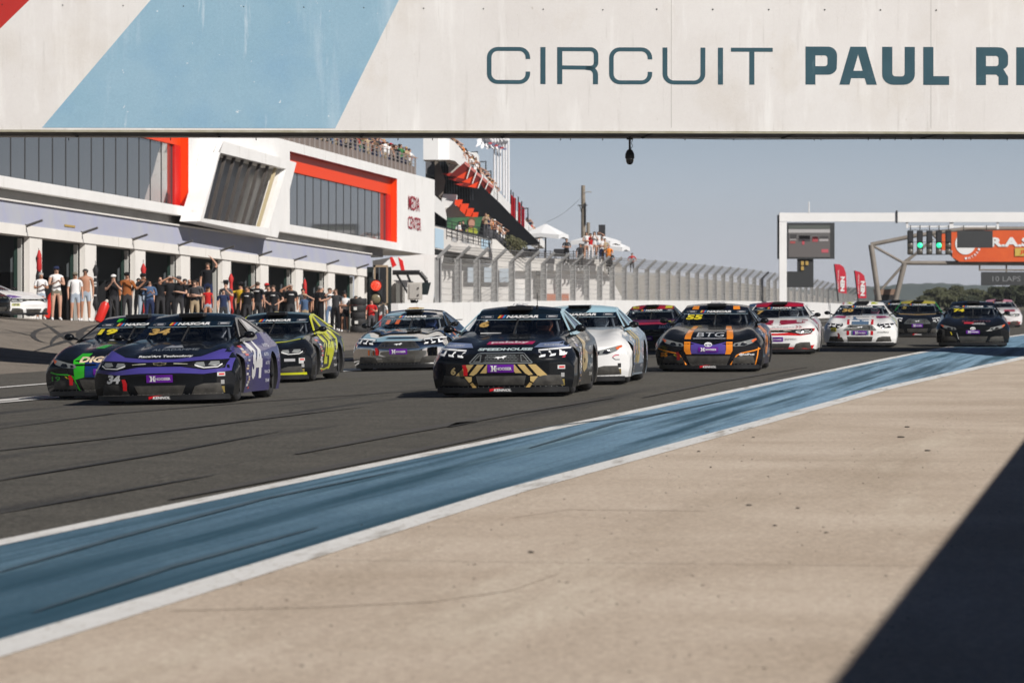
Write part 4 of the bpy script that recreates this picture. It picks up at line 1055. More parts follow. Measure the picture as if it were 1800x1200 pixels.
def side_set(D, number, c, c2=(.75, .74, .72), seed=1, n=16):
    rg_ = random.Random(seed)
    if number: D.text('right', number, -.52, .34, .30, .86, c, "race_number", .05, .12)
    cols = [(.7, .7, .7), (.6, .06, .05), (.7, .5, .35), (.08, .1, .3), (.55, .52, .5), (.75, .72, .7)]
    for i in range(n):
        y0 = rg_.choice([-1.06, -.98, -.86]); z0 = .17+.040*i; h = rg_.uniform(.024, .036)
        D.rect('right', y0, y0+rg_.uniform(.16, .30), z0, z0+h, rg_.choice(cols), "sponsor_sticker")
    for i in range(5):
        y0 = rg_.uniform(.45, .75); z0 = .24+.13*i
        D.text('right', rg_.choice(["RACE", "TEAM", "AUTO", "OIL"]), y0, y0+rg_.uniform(.25, .4), z0, z0+.05, c2, "sponsor_lettering")
def corner_stickers(D, seed=0):
    D.rect('front', .80, .90, .385, .44, (.6, .6, .6), "sponsor_sticker"); D.rect('front', .82, .89, .40, .425, (.6, .03, .03), "sponsor_sticker", .007)
    D.rect('front', .845, .89, .27, .33, (.30, .30, .30), "sponsor_sticker"); D.rect('front', .84, .89, .15, .24, (.25, .19, .06), "sponsor_sticker")
def kennol(D, c=(.75, .75, .75)):
    D.poly('front', [(-.16, .07), (-.16, .11), (-.04, .125), (.05, .127), (-.05, .115), (-.11, .085)], (.6, .01, .02), "sponsor_mark", .008)
    D.text('front', "KENNOL", -.10, .15, .072, .112, c, "sponsor_lettering", .03, .2, .012)
GOLD = (.52, .33, .10); YEL = (.75, .62, .03)
G2 = paint("gold2", (.50, .36, .15))
# 34: black over violet
car, D = make_car(303, 121.5, 'slit', "black and violet stock car with a white 34 on its door", BLK, (.045, .040, .15), BLK, BLK, (.004, .008, .012), "34", GOLD, 1)
VIO = (.065, .052, .27)
D.poly('front', [(-.98, .46), (-.62, .42), (-.3, .438), (.3, .438), (.62, .42), (.98, .46), (.97, .74), (.80, .76), (.55, .66), (.2, .628), (-.2, .628), (-.55, .66), (-.80, .76), (-.97, .74)], VIO, "violet_band", .009,
       holes=[[(-.90, .50), (-.62, .480), (-.3, .528), (.3, .528), (.62, .480), (.90, .50), (.93, .62), (.6, .608), (.3, .592), (-.3, .592), (-.6, .608), (-.93, .62)]])
D.text('front', "Race'Art Technology", -.36, .42, .652, .690, (.8, .8, .8), "hood_lettering", .03, .1)
D.text('front', "ALFADAMME", -.22, .43, .752, .776, (.28, .31, .33), "hood_lettering", .0)
D.poly('front', [(-.10, .79), (.20, .79), (.12, .826), (.04, .815), (-.02, .826)], (.35, .36, .38), "hood_mark")
D.text('front', "34", -.80, -.60, .30, .43, (.7, .7, .7), "race_number", .05, .25); red_tow(D); corner_stickers(D); kennol(D)
side_set(D, "34", (.75, .75, .76), (.6, .6, .7), 34)
D.text('front', "fc", .82, .88, .56, .64, (.6, .6, .75), "sponsor_lettering")
driver(car, "driver in pale helmet at the wheel of the black and violet car", (.1, .1, .14), (.55, .55, .58))
# 19: black, blue and green
GRN = (.03, .42, .02)
car, D = make_car(208, 112.5, 'almond', "black and navy stock car with bright green stripe and yellow 19", BLK, (.01, .015, .04), (.01, .01, .012), BLK, (.005, .008, .02), "19", YEL, 2)
D.poly('front', [(-.50, .30), (-.34, .34), (-.33, .62), (-.28, .70), (-.45, .70), (-.52, .60)], GRN, "green_stripe")
D.poly('front', [(-.33, .34), (-.02, .34), (.33, .34), (.33, .66), (-.32, .62)], (.008, .03, .14), "blue_panel", .0035)
D.poly('front', [(-.30, .77), (-.16, .77), (-.10, .82), (-.22, .82)], GRN, "green_stripe"); D.poly('front', [(-.34, 1.175), (-.20, 1.175), (-.18, 1.225), (-.32, 1.225)], GRN, "green_stripe")
D.text('front', "DIGITAL", -.42, .36, .56, .65, (.75, .6, .42), "hood_lettering", .05, .15)
D.line('front', [(-.92, .42), (-.80, .39), (-.62, .38), (-.52, .35), (-.42, .14)], .022, GRN); D.text('front', "19", -.90, -.74, .285, .36, (.03, .3, .03), "race_number")
D.line('front', [(.92, .42), (.80, .39), (.62, .38), (.52, .35), (.42, .14)], .022, GRN); red_tow(D, -.56, .34); D.poly('front', [(-.66, .36), (-.60, .34), (-.56, .31), (-.6, .31)], YEL, "arrow_mark", .02)
driver(car, "driver in dark helmet at the wheel of the green striped car", (.03, .03, .05), (.1, .1, .12))
D.rect('front', -.30, .05, .882, .897, (.6, .6, .6), "windscreen_strip", .006)  # pale strip laid on the lower windscreen
# 24: black and yellow
car, D = make_car(462, 95, 'slit', "black stock car with fluorescent yellow pillars and yellow 24 on its door", BLK, (.03, .03, .034), BLK, (.58, .58, .02), (.004, .008, .012), None, YEL, 3)
FY = (.60, .62, .02)
D.line('front', [(-.92, .70), (-.5, .705), (0, .70), (.5, .735), (.85, .80)], .014, FY); D.line('front', [(-.90, .16), (0, .15), (.92, .16)], .045, FY, 'yellow_band', .018)
side_set(D, "24", FY, (.6, .6, .6), 24); D.line('right', [(.2, .24), (.45, .40), (.75, .62), (.8, .86)], .03, FY); D.line('right', [(-1.0, .22), (-.4, .2), (.2, .24)], .03, FY)
D.line('right', [(1.25, .98), (1.75, .82), (1.85, .5)], .05, FY); D.poly('right', [(.45, .92), (.75, .90), (.62, .55), (.2, .2), (.05, .2), (.35, .55)], FY, 'yellow_band', .0035); D.poly('right', [(1.0, .94), (1.3, .90), (1.05, .6), (.85, .5)], FY, 'yellow_band', .0035); corner_stickers(D); D.rect('front', .55, .74, .38, .43, (.4, .4, .42), "sponsor_sticker"); D.rect('front', .80, .88, .34, .44, (.5, .5, .5), "sponsor_sticker", .006)
D.rect('front', -.06, .02, 1.245, 1.27, (.5, .35, .02), "flag_band", .03)
driver(car, "driver in white helmet inside the car with yellow pillars", (.05, .05, .05), (.5, .5, .5))
# chrome car
car, D = make_car(711, 82, 'pony', "mirror chrome stock car with dark glass and an orange band on its roof hatch", BLK, BLK, BLK, BLK, BLK, "11", (.55, .10, .02), 4, chrome=True, cage_grey=True, gr=(.06, .06, .065))
D.poly('front', [(-.16, 1.255), (.2, 1.255), (.2, 1.275), (-.16, 1.275)], (.6, .45, .02), "flag_band", .045); D.poly('front', [(-.16, 1.275), (.2, 1.275), (.2, 1.292), (-.16, 1.292)], (.7, .18, .02), "flag_band", .045)
D.text('front', "11", -.66, -.52, .33, .44, (.5, .12, .02), "race_number"); red_tow(D, -.47, .45)
side_set(D, "11", (.5, .12, .02), (.4, .4, .4), 11)
driver(car, "driver in blue helmet inside the chrome car", (.04, .05, .12), (.08, .12, .3))
# 6: black and gold
PB = (.40, .58, .66)
car, D = make_car(893, 121, 'pony', "black stock car with gold chevrons on its nose and a gold 6", BLK, (.035, .033, .03), BLK, PB, (.004, .009, .014), "6", GOLD, 5)
for s_ in (1, -1):
    F_ = (lambda P: [(s_*a, b) for a, b in P])
    D.poly('front', F_([(.19, .455), (.20, .455), (.30, .335), (.21, .335), (.19, .36)]), GOLD, "gold_chevron", mat=G2)
    D.poly('front', F_([(.24, .455), (.34, .455), (.46, .31), (.40, .30), (.35, .33)]), GOLD, "gold_chevron", mat=G2)
    D.poly('front', F_([(.39, .455), (.50, .455), (.67, .29), (.58, .275), (.52, .30)]), GOLD, "gold_chevron", mat=G2)
    D.poly('front', F_([(.42, .285), (.53, .285), (.46, .20), (.42, .22)]), GOLD, "gold_chevron", .009, mat=G2); D.poly('front', F_([(.41, .205), (.45, .185), (.41, .13), (.35, .13)]), GOLD, "gold_chevron", .009, mat=G2)
    D.poly('front', F_([(.44, .69), (.50, .75), (.90, .775), (.97, .72), (.95, .69)]), (.18, .23, .38), "lamp_surround", .0055)
    D.text('front', "RACETEC", min(s_*.58, s_*.84), max(s_*.58, s_*.84), .705, .73, (.6, .63, .7), "sponsor_lettering", .02, 0, .012)
link_child(M_ANT, "antenna", car)
D.text('front', "SPEEDHOUSE", -.36, .42, .648, .685, (.50, .60, .62), "hood_lettering", .05, .3)
D.poly('front', [(-.26, .735), (.40, .735), (.42, .775), (-.24, .775)], (.45, .01, .09), "hood_band", .005); D.text('front', "palaby", -.20, .34, .741, .775, (.8, .7, .72), "hood_lettering", .03, .1, .009)
D.text('front', "6", -.74, -.66, .31, .42, (.5, .38, .18), "race_number", .04, .1); red_tow(D, -.52, .42); corner_stickers(D); kennol(D)
D.poly('front', [(.80, .55), (.90, .55), (.91, .66), (.81, .66)], (.6, .05, .08), "sponsor_sticker"); D.text('front', "m", .82, .89, .575, .635, (.8, .75, .75), "sponsor_lettering", .06)
D.rect('front', -.15, .19, 1.245, 1.30, (.01, .01, .01), "hatch_plate", .035); D.text('front', "ISX", -.12, .12, 1.262, 1.292, (.7, .7, .7), "hatch_lettering", .03, 0, .04); D.line('front', [(.10, 1.26), (.17, 1.29)], .014, GOLD, "gold_mark", .042)
side_set(D, "6", (.50, .38, .18), (.55, .55, .52), 6)
driver(car, "driver in orange marked helmet inside the gold chevron car", (.05, .04, .04), (.35, .12, .06))
D.rect('front', -.50, -.18, .882, .897, (.6, .6, .6), "windscreen_strip", .006)  # pale strip low on the glass, left of centre
# 33: white and pale blue
car, D = make_car(1003, 107, 'almond', "white stock car with pale blue roof and gold 33 on its door", (.78, .78, .78), (.27, .33, .40), (.70, .70, .70), (.40, .58, .68), (.33, .52, .62), None, GOLD, 6)
side_set(D, "33", (.50, .40, .18), (.6, .6, .65), 33); D.rect('front', .84, .89, .27, .34, (.02, .02, .02), "sponsor_sticker"); D.rect('front', .84, .89, .16, .25, (.18, .13, .05), "sponsor_sticker")
D.line('front', [(.76, .44), (.80, .47), (.86, .475)], .014, (.5, .02, .08), "sponsor_mark"); D.line('front', [(.76, .435), (.80, .40), (.87, .40)], .012, (.08, .08, .09), "sponsor_mark"); kennol(D, (.1, .1, .1))
D.poly('right', [(.6, .15), (2.0, .15), (2.0, .34), (.6, .30), (-.9, .30), (-.9, .15)], (.06, .08, .11), "sill_panel", .003)
driver(car, "driver in grey helmet inside the white and pale blue car", (.06, .06, .07), (.3, .32, .35))
# 55: black with orange stripes
ORG = (.80, .25, .02)
car, D = make_car(1250, 91.5, 'almond', "black stock car with two orange hood stripes and yellow 55", BLK, (.02, .02, .05), (.006, .006, .009), BLK, (.006, .007, .015), "55", YEL, 7)
for s_ in (1, -1):
    F_ = (lambda P: [(s_*a, b) for a, b in P])
    D.poly('front', F_([(.32, .33), (.42, .33), (.46, .40), (.46, .67), (.42, .78), (.31, .78), (.34, .66), (.34, .42)]), ORG, "orange_stripe", .006)
    D.poly('front', F_([(.29, .79), (.40, .79), (.36, .85), (.27, .85)]), ORG, "orange_stripe", .005); D.poly('front', F_([(.34, 1.17), (.47, 1.17), (.45, 1.235), (.33, 1.235)]), ORG, "orange_stripe", .006)
    D.line('front', F_([(.97, .44), (.86, .40), (.62, .35), (.54, .31), (.42, .13)]), .022, ORG)
D.line('front', [(.94, .46), (.92, .3), (.88, .13)], .02, ORG)
D.poly('front', [(-.33, .34), (.33, .34), (.33, .56), (.12, .51), (-.12, .51), (-.33, .56)], (.09, .06, .32), "violet_panel", .0035)
D.text('front', "BTG", -.24, .27, .655, .735, (.5, .52, .56), "hood_lettering", -.0, .25); D.line('front', [(-.30, .625), (.32, .625)], .01, (.5, .5, .55), "hood_line")
D.text('front', "55", -.92, -.78, .28, .36, ORG, "race_number", .05); D.text('front', "@holPosi", .58, .86, .30, .35, (.7, .7, .72), "sponsor_lettering", .03); red_tow(D, -.58, .34, (.2, .01, .01)); kennol(D)
side_set(D, "55", ORG, (.6, .35, .2), 55); D.rect('front', -.12, .16, 1.255, 1.285, (.25, .26, .3), "hatch_plate", .035)
D.poly('front', [(-.66, .33), (-.60, .31), (-.57, .28), (-.61, .28)], YEL, "arrow_mark", .02)
driver(car, "driver in silver helmet inside the orange striped car", (.05, .05, .05), (.4, .38, .36))
# white and crimson
CRM = (.36, .008, .03)
car, D = make_car(1366, 70.5, 'slit', "white stock car with crimson roof and red lower lip, partly behind the orange striped one", (.80, .80, .80), (.62, .60, .60), (.78, .78, .78), (.80, .80, .80), CRM, "7", GOLD, 8)
D.poly('front', [(-.98, .44), (-.3, .46), (.3, .46), (.62, .45), (.93, .50), (.96, .625), (-.96, .625)], (.55, .01, .01), "red_band", .003); D.poly('front', [(-.9, .122), (.9, .122), (.95, .22), (.6, .17), (-.6, .17), (-.95, .22)], (.6, .01, .01), "red_band", .005)
D.poly('front', [(.08, .71), (.70, .76), (.80, .83), (.08, .83)], CRM, "crimson_panel", .005); D.poly('front', [(-.08, .71), (-.70, .76), (-.80, .83), (-.08, .83)], CRM, "crimson_panel", .005)
D.text('front', "ation", -.1, .45, .64, .68, (.5, .45, .47), "hood_lettering", .0); D.line('front', [(.5, .64), (.56, .66), (.5, .685)], .018, CRM, "arrow_mark"); D.line('front', [(.58, .64), (.64, .66), (.58, .685)], .018, CRM, "arrow_mark")
D.text('front', "puresuc", .24, .52, .33, .385, (.25, .25, .27), "sponsor_lettering", .0); side_set(D, "7", CRM, (.4, .4, .4), 7, 10)
driver(car, "driver in white helmet inside the crimson roofed car", (.3, .3, .3), (.6, .6, .6))
# 30: white with blue and red stripes
car, D = make_car(1513, 62, 'pony', "white stock car with slate blue and red centre stripes and gold 30", (.80, .80, .80), (.60, .63, .62), (.78, .78, .78), (.80, .80, .80), (.78, .78, .78), "30", GOLD, 9, gr=(.22, .23, .23))
for (z0, z1) in ((.63, .85), (.34, .455)):
    D.rect('front', -.24, .24, z0, z1, (.10, .17, .27), "blue_stripe", .005)
    for s_ in (-1, 1): D.poly('front', [(s_*.30, z0), (s_*.37, z0), (s_*.37, z1), (s_*.30, z1)], (.55, .01, .02), "red_stripe", .006)
D.rect('front', .25, .45, 1.20, 1.26, (.45, .5, .03), "lime_patch", .006); D.rect('front', -.45, -.25, 1.20, 1.26, (.45, .5, .03), "lime_patch", .006); D.rect('front', -.6, -.5, 1.19, 1.25, (.5, .02, .03), "red_stripe", .006)
for s_ in (-1, 1): D.poly('front', [(s_*.45, .80), (s_*.80, .82), (s_*.80, .87), (s_*.42, .86)], (.42, .02, .14), "crimson_panel", .006)
D.rect('front', -.82, -.66, .44, .53, (.55, .5, .03), "number_plate", .007); D.text('front', "30", -.80, -.68, .455, .515, (.05, .05, .05), "race_number", .03, 0, .012)
D.text('front', "oneeffect", .48, .80, .40, .44, (.06, .06, .06), "sponsor_lettering", .02); red_tow(D, -.6, .36, (.2, .02, .02)); side_set(D, "30", (.4, .45, .08), (.2, .2, .2), 30, 8)
driver(car, "driver in pink and blue helmet inside the slate striped car", (.05, .06, .15), (.6, .2, .3))
# 74: black, on the blue strip
car, D = make_car(1710, 61.8, 'almond', "all black stock car with yellow 74 on its windscreen running over the blue verge", BLK, BLK, BLK, BLK, (.005, .005, .007), "74", YEL, 10)
D.rect('front', -.25, .02, .645, .69, (.5, .03, .05), "sponsor_plate", .007); D.text('front', "BARDEL", -.02, .35, .628, .672, (.6, .6, .62), "hood_lettering", .02); D.text('front', "RC AUTO", -.3, .5, .70, .74, (.16, .05, .06), "hood_lettering")
D.poly('front', [(.35, .44), (.55, .46), (.50, .50)], (.5, .5, .5), "hood_mark"); D.line('front', [(-.62, .42), (-.58, .34)], .03, YEL, "tow_strap", .02); D.line('front', [(-.45, .40), (-.40, .22)], .012, (.6, .6, .6), "pinstripe")
D.line('front', [(-.6, 1.24), (-.57, 1.20)], .03, GOLD, "gold_mark"); D.rect('front', .05, .4, 1.255, 1.285, (.3, .36, .42), "roof_band", .006)
driver(car, "driver in white helmet inside the all black car", (.05, .05, .05), (.65, .65, .65))
# 5: green and gold edged
car, D = make_car(1613, 50, 'pony', "dark stock car with green pillars and a gold line across its hood", BLK, BLK, BLK, (.02, .30, .06), (.35, .30, .05), "5", (.25, .2, .05), 11)
D.line('front', [(-.75, .85), (-.6, .80), (0, .775), (.6, .80), (.85, .86)], .02, GOLD); kennol(D)
# the rest of the field, partly seen
car, D = make_car(1140, 63, 'slit', "dark maroon stock car with yellow and crimson patched roof and lime mirror streak", (.02, .012, .02), BLK, BLK, (.03, .03, .02), (.30, .01, .02), None, YEL, 12)
for s_ in (-1, 0, 1): D.rect('front', s_*.5-.13, s_*.5+.13, 1.185, 1.25, (.5, .5, .03), "yellow_patch", .006)
D.poly('front', [(-.7, .80), (.7, .80), (.8, .86), (-.8, .86)], (.12, .01, .07), "violet_band", .006); D.poly('front', [(-.3, .72), (.5, .72), (.55, .79), (-.3, .79)], (.45, .01, .04), "crimson_panel", .006)
D.text('front', "BARDAHL", .35, .80, .62, .70, (.7, .7, .7), "hood_lettering", .04); D.line('front', [(.55, .80), (.80, .84)], .05, FY)
car, D = make_car(1345, 52, 'almond', "navy stock car showing only its roof above the orange striped one", (.01, .02, .05), BLK, BLK, (.01, .02, .05), (.05, .09, .16), None, YEL, 13)
car, D = make_car(1574, 44, 'slit', "dark grey stock car mostly behind the white striped one", (.02, .02, .022), BLK, BLK, BLK, (.06, .07, .08), None, YEL, 14)
car, D = make_car(1757, 38, 'slit', "small white stock car with red trim far behind the all black one", (.68, .66, .67), (.6, .55, .56), (.68, .66, .67), (.65, .62, .63), (.45, .2, .25), None, YEL, 15)
D.poly('front', [(-.9, .12), (.9, .12), (.95, .25), (-.95, .25)], (.35, .01, .02), "red_band", .005); D.rect('front', .2, .7, .72, .8, (.4, .02, .05), "red_band", .005)
car, D = make_car(322, 80, 'pony', "white and lime roofed stock car hidden behind the black and violet one", (.5, .5, .5), (.5, .5, .5), BLK, (.45, .55, .05), (.5, .52, .55), None, YEL, 16)
for s_ in (-1, 1): D.poly('front', [(s_*.30, 1.24), (s_*.58, 1.2), (s_*.58, 1.26), (s_*.28, 1.30)], (.42, .55, .05), "lime_patch", .006)
D.text('front', "SELLERIE", -.22, .26, 1.262, 1.292, (.15, .16, .2), "roof_lettering", .04, 0, .008); D.poly('front', [(-.28, 1.262), (-.22, 1.292), (-.16, 1.262)], (.4, .02, .08), "roof_mark", .008)
# ---------------------------------------------------------------- people
def body_mesh(pose, bottom, top, fem):
    """one continuous skinned figure, standing, 1.75 m, facing -Y; slots skin, top, trousers, shoes"""
    V = []; E = []; Rd = []; Lb = []
    def add(p, r, par, lb):
        V.append(Vector(p)); Rd.append(r if hasattr(r, '__len__') else (r, r)); Lb.append(lb)
        if par is not None: E.append((par, len(V)-1))
        return len(V)-1
    sh = .185 if not fem else .165; hp = .095
    pel = add((0, 0, .96), (.155, .11), None, 'hip')
    wst = add((0, -.005, 1.10), (.14 if not fem else .12, .10), pel, 'top')
    ch = add((0, -.01, 1.30), (.165 if not fem else .145, .115), wst, 'top')
    up = add((0, .0, 1.43), (.12, .08), ch, 'top')
    nk = add((0, .0, 1.50), .052, up, 'skin')
    hd = add((0, -.015, 1.585), (.075, .088), nk, 'skin'); cr = add((0, -.005, 1.685), (.072, .088), hd, 'skin')
    nose = add((0, -.105, 1.60), .014, hd, 'skin')
    def arm(s_, mode):
        S = Vector((s_*sh, 0, 1.42))
        if mode == 'down': El = Vector((s_*(sh+.05), .02, 1.14)); Wr = Vector((s_*(sh+.05), -.07, .90)); Hd = Vector((0, -.2, -1))
        elif mode == 'hip': El = Vector((s_*(sh+.17), .08, 1.17)); Wr = Vector((s_*(.17), -.06, 1.02)); Hd = Vector((-s_*.6, -.6, -.3))
        elif mode == 'brow': El = Vector((s_*(sh+.22), -.14, 1.47)); Wr = Vector((s_*(.10), -.16, 1.655)); Hd = Vector((-s_*.9, 0, .25))
        elif mode == 'fold': El = Vector((s_*(sh+.06), -.05, 1.14)); Wr = Vector((-s_*.02, -.22, 1.17+.03*s_)); Hd = Vector((-s_*1, .1, .1))
        elif mode == 'hold': El = Vector((s_*(sh+.06), -.03, 1.15)); Wr = Vector((s_*.07, -.27, 1.22)); Hd = Vector((-s_*.5, -.5, .6))
        elif mode == 'phone': El = Vector((s_*(sh+.07), -.10, 1.18)); Wr = Vector((s_*.06, -.26, 1.44)); Hd = Vector((-s_*.3, -.3, .9))
        elif mode == 'up': El = Vector((s_*(sh+.12), -.02, 1.66)); Wr = Vector((s_*.13, -.02, 1.90)); Hd = Vector((-s_*.7, 0, .7))
        elif mode == 'out': El = Vector((s_*(sh+.2), -.12, 1.36)); Wr = Vector((s_*(sh+.38), -.3, 1.46)); Hd = Vector((s_*.7, -.5, .3))
        elif mode == 'rail': El = Vector((s_*(sh+.08), -.16, 1.20)); Wr = Vector((s_*.12, -.40, 1.16)); Hd = Vector((-s_*.4, -.9, -.1))
        a = add(S, .058, up, 'top'); b0 = add(S.lerp(El, .5), .050, a, 'top' if top != 'tank' else 'skin')
        b = add(El, .040, b0, 'skin' if top in ('tee', 'tank') else 'top'); c = add(Wr, .027, b, 'skin' if top in ('tee', 'tank') else 'top')
        Hd.normalize(); pn = Hd.cross(Vector((0, 0, 1)) if abs(Hd.z) < .8 else Vector((1, 0, 0))).normalized(); nn = Hd.cross(pn)
        pm = add(Wr+Hd*.055, (.034, .020), c, 'skin')
        for i, (o, ln_) in enumerate(((-.030, .058), (-.010, .068), (.010, .064), (.028, .050))):
            k = add(Wr+Hd*.095+pn*o, .0088, pm, 'skin'); add(Wr+Hd*(.095+ln_*.9)+pn*o*1.1+nn*.012, .0075, k, 'skin')
        k = add(Wr+Hd*.045+pn*-.040, .0095, pm, 'skin'); add(Wr+Hd*.085+pn*-.055, .008, k, 'skin')
    arm(1, pose[0]); arm(-1, pose[1])
    for s_ in (1, -1):
        short = bottom in ('shorts', 'mini')
        a = add((s_*.09, 0, .88), .088, pel, 'bot'); b = add((s_*.10, -.01, .72), .080, a, 'bot' if bottom != 'mini' else 'skin')
        kn = add((s_*.105, -.02, .50), .055, b, 'skin' if short else 'bot'); cf = add((s_*.11, .015, .34), .054, kn, 'skin' if short else 'bot')
        an = add((s_*.115, .02, .10), .038, cf, 'skin' if short else 'bot'); hl = add((s_*.118, .03, .045), .042, an, 'shoe'); add((s_*.13, -.14, .035), (.042, .032), hl, 'shoe')
    me = bpy.data.meshes.new("p"); me.from_pydata([tuple(v) for v in V], E, []); me.update()
    o = bpy.data.objects.new("p", me); COL.objects.link(o)
    o.modifiers.new("s", 'SKIN'); sv = me.skin_vertices[0].data
    for i, r in enumerate(Rd): sv[i].radius = r; sv[i].use_root = (i == 0)
    o.modifiers.new("u", 'SUBSURF').levels = 1
    dg = bpy.context.evaluated_depsgraph_get(); out = bpy.data.meshes.new_from_object(o.evaluated_get(dg)); bpy.data.objects.remove(o)
    for nm in ("skin", "top", "bottom", "shoe"): out.materials.append(plain(nm, (.5, .5, .5)))
    idx = {'skin': 0, 'top': 1, 'bot': 2, 'hip': 2, 'shoe': 3}
    seg = [(V[a], V[b], Lb[b] if Lb[b] != 'hip' else Lb[a], max(Rd[b][0], .02)) for a, b in E]
    zmax = 0
    for p in out.polygons:
        c = p.center; best = 1e9; lb = 'top'
        for a, b, l, r in seg:
            t = max(0, min(1, (c-a).dot(b-a)/max(1e-9, (b-a).length_squared))); d = (a.lerp(b, t)-c).length/r
            if d < best: best = d; lb = l
        if lb == 'top' and c.z < .98 and abs(c.x) < .17: lb = 'bot'
        if bottom == 'shorts' and c.z < .60 and lb == 'bot': lb = 'skin'
        p.material_index = idx[lb]; p.use_smooth = True
    return out
BM_ = {}
def get_body(pose, bottom, top, fem):
    k = (pose, bottom, top, fem)
    if k not in BM_: BM_[k] = body_mesh(pose, bottom, top, fem); BM_[k].name = "person_body"
    return BM_[k]
def hm(parts, name): 
    m = MB()
    for a in parts: a(m)
    return m.mesh(name, [plain("x", (.5, .5, .5))], True)
HAIR = {'short': hm([lambda m: m.ball((0, .012, 1.665), (.088, .100, .080), 0, 10, 8)], "hair"),
        'long': hm([lambda m: m.ball((0, .02, 1.66), (.092, .102, .085), 0, 10, 8), lambda m: m.ball((0, .065, 1.52), (.10, .05, .17), 0, 10, 8)], "hair")}
def capm(m): m.ball((0, 0, 1.695), (.092, .105, .066), 0, 12, 8); m.poly([(-.075, -.06, 1.685), (-.07, -.15, 1.672), (0, -.175, 1.668), (.07, -.15, 1.672), (.075, -.06, 1.685)], (0, 0, .012))
def hatm(m): m.lathe((0, 0, 1.69), [(.19, .02), (.20, .03), (.15, .012), (.098, .005), (.098, .09), (.085, .115), (.03, .10)], 16)
HAT = {'cap': hm([capm], "cap"), 'hat': hm([hatm], "cowboy_hat")}
SHADES = hm([lambda m: m.box((.034, -.098, 1.622), (.052, .022, .030)), lambda m: m.box((-.034, -.098, 1.622), (.052, .022, .030)), lambda m: m.box((0, -.102, 1.628), (.02, .01, .008))], "sunglasses")
FACE = hm([lambda m: m.ball((.032, -.093, 1.622), .011, 0, 6, 4), lambda m: m.ball((-.032, -.093, 1.622), .011, 0, 6, 4), lambda m: m.box((0, -.098, 1.565), (.045, .012, .009))], "face_features")
SKINS = [(.52, .28, .19), (.42, .21, .13), (.56, .33, .24), (.30, .15, .09)]
CN = {'white': (.74, .74, .75), 'black': (.012, .012, .015), 'grey': (.09, .09, .10), 'dark grey': (.04, .04, .045), 'navy': (.02, .03, .08), 'denim': (.16, .24, .38), 'light denim': (.36, .42, .50), 'blue': (.07, .12, .22),
      'red': (.50, .02, .02), 'yellow': (.62, .40, .03), 'orange': (.70, .22, .03), 'beige': (.38, .30, .20), 'teal': (.05, .14, .18), 'brown': (.14, .09, .06), 'green': (.05, .18, .06), 'pink': (.55, .2, .25), 'khaki': (.20, .18, .14), 'tan': (.52, .28, .19), 'rust': (.30, .10, .03), 'purple': (.2, .05, .2)}
HC = {'brown': (.05, .03, .018), 'black': (.012, .01, .009), 'blonde': (.45, .29, .12), 'grey': (.35, .34, .33), 'bald': None}
NP_ = [0]
PRINT = {'front': hm([lambda m: m.box((.0, -.128, 1.335), (.17, .012, .035))], 'shirt_print'), 'back': hm([lambda m: m.box((0, .112, 1.39), (.22, .012, .04))], 'shirt_print')}
def person(loc, rz, h, label, top='black', bot='dark grey', pose=('down', 'down'), bt='trousers', tt_='tee', fem=False, hair='brown', hs='short', hat=None, hatc='black', shades=False, group=None, skin=None, shoe='white', extra=None, ry=0):
    NP_[0] += 1; k = h/1.76
    o = thing("person", loc, label, "person", group, rotz=rz); o.scale = (k*1.1, k*1.1, k)
    sk = SKINS[skin if skin is not None else (NP_[0]*7) % 3]; C = lambda n_: plain("cloth_"+n_, CN[n_], .85, spec=.2)
    skm = plain("skin%d" % SKINS.index(sk), sk, .55)
    link_child(get_body(pose, bt, tt_, fem), "body", o, [skm, C(top) if top != 'bare' else skm, C(bot), C(shoe)])
    if extra: link_child(PRINT[extra], 'shirt_print', o, [C('white')])
    if HC[hair]: link_child(HAIR[hs], "hair", o, [plain("hair_"+hair, HC[hair], .6)])
    if hat: link_child(HAT['hat' if hat == 'hat' else 'cap'], "hat" if hat == 'hat' else "cap", o, [C(hatc)])
    if shades: link_child(SHADES, "sunglasses", o, [plain("shades", (.01, .01, .01), .1)])
    else: link_child(FACE, "face_features", o, [plain("eye", (.03, .02, .02), .4)])
    return o
def facecam(x, y, dev=0): return math.atan2(-x, y)*-1*-1 + dev if False else dev + math.atan2(x, y)*-1
PITG = "people watching outside the garages"
def pitperson(px, py_head, label, h=1.76, dev=0, raise_=0, dd=0, **kw):
    d0 = 146+(px-70)*.058; best = None; d = d0-10
    while d < d0+9:
        x = (px-900)/F*d; g = gz(x, d)+raise_; err = abs((CAMZ+(520-py_head)/F*d)-g-h)+abs(d-d0)*.004
        if best is None or err < best[0]: best = (err, d, x, g)
        d += .25
    _, d, x, g = best; d += dd
    hh = max(1.5, min(1.95, CAMZ+(520-py_head)/F*d-g))
    return person((x, d, g), facecam(x, d, R(dev)+R(random.uniform(-12, 12))), hh, label, group=PITG, **kw)
DN = ('down', 'down')
pitperson(72, 478, "grey haired woman in white tee and denim shorts looking at her phone", 1.64, fem=True, top='white', bot='light denim', bt='mini', pose=('hold', 'hold'), hair='grey')
pitperson(99, 467, "woman in navy cap, white tank top and khaki shorts with folded hands", 1.74, fem=True, top='white', bot='khaki', bt='mini', tt_='tank', pose=('hold', 'hold'), hair='brown', hat='cap', hatc='navy', dev=20)
pitperson(132, 478, "man in printed white tee, pale blue shorts and camouflage cap", 1.66, top='white', bot='light denim', bt='shorts', hat='cap', hatc='khaki', hair='brown')
pitperson(140, 470, "bare shouldered man in sunglasses standing behind the white tee", 1.78, top='bare', bot='light denim', bt='shorts', tt_='tank', shades=True, hair='black', dd=2)
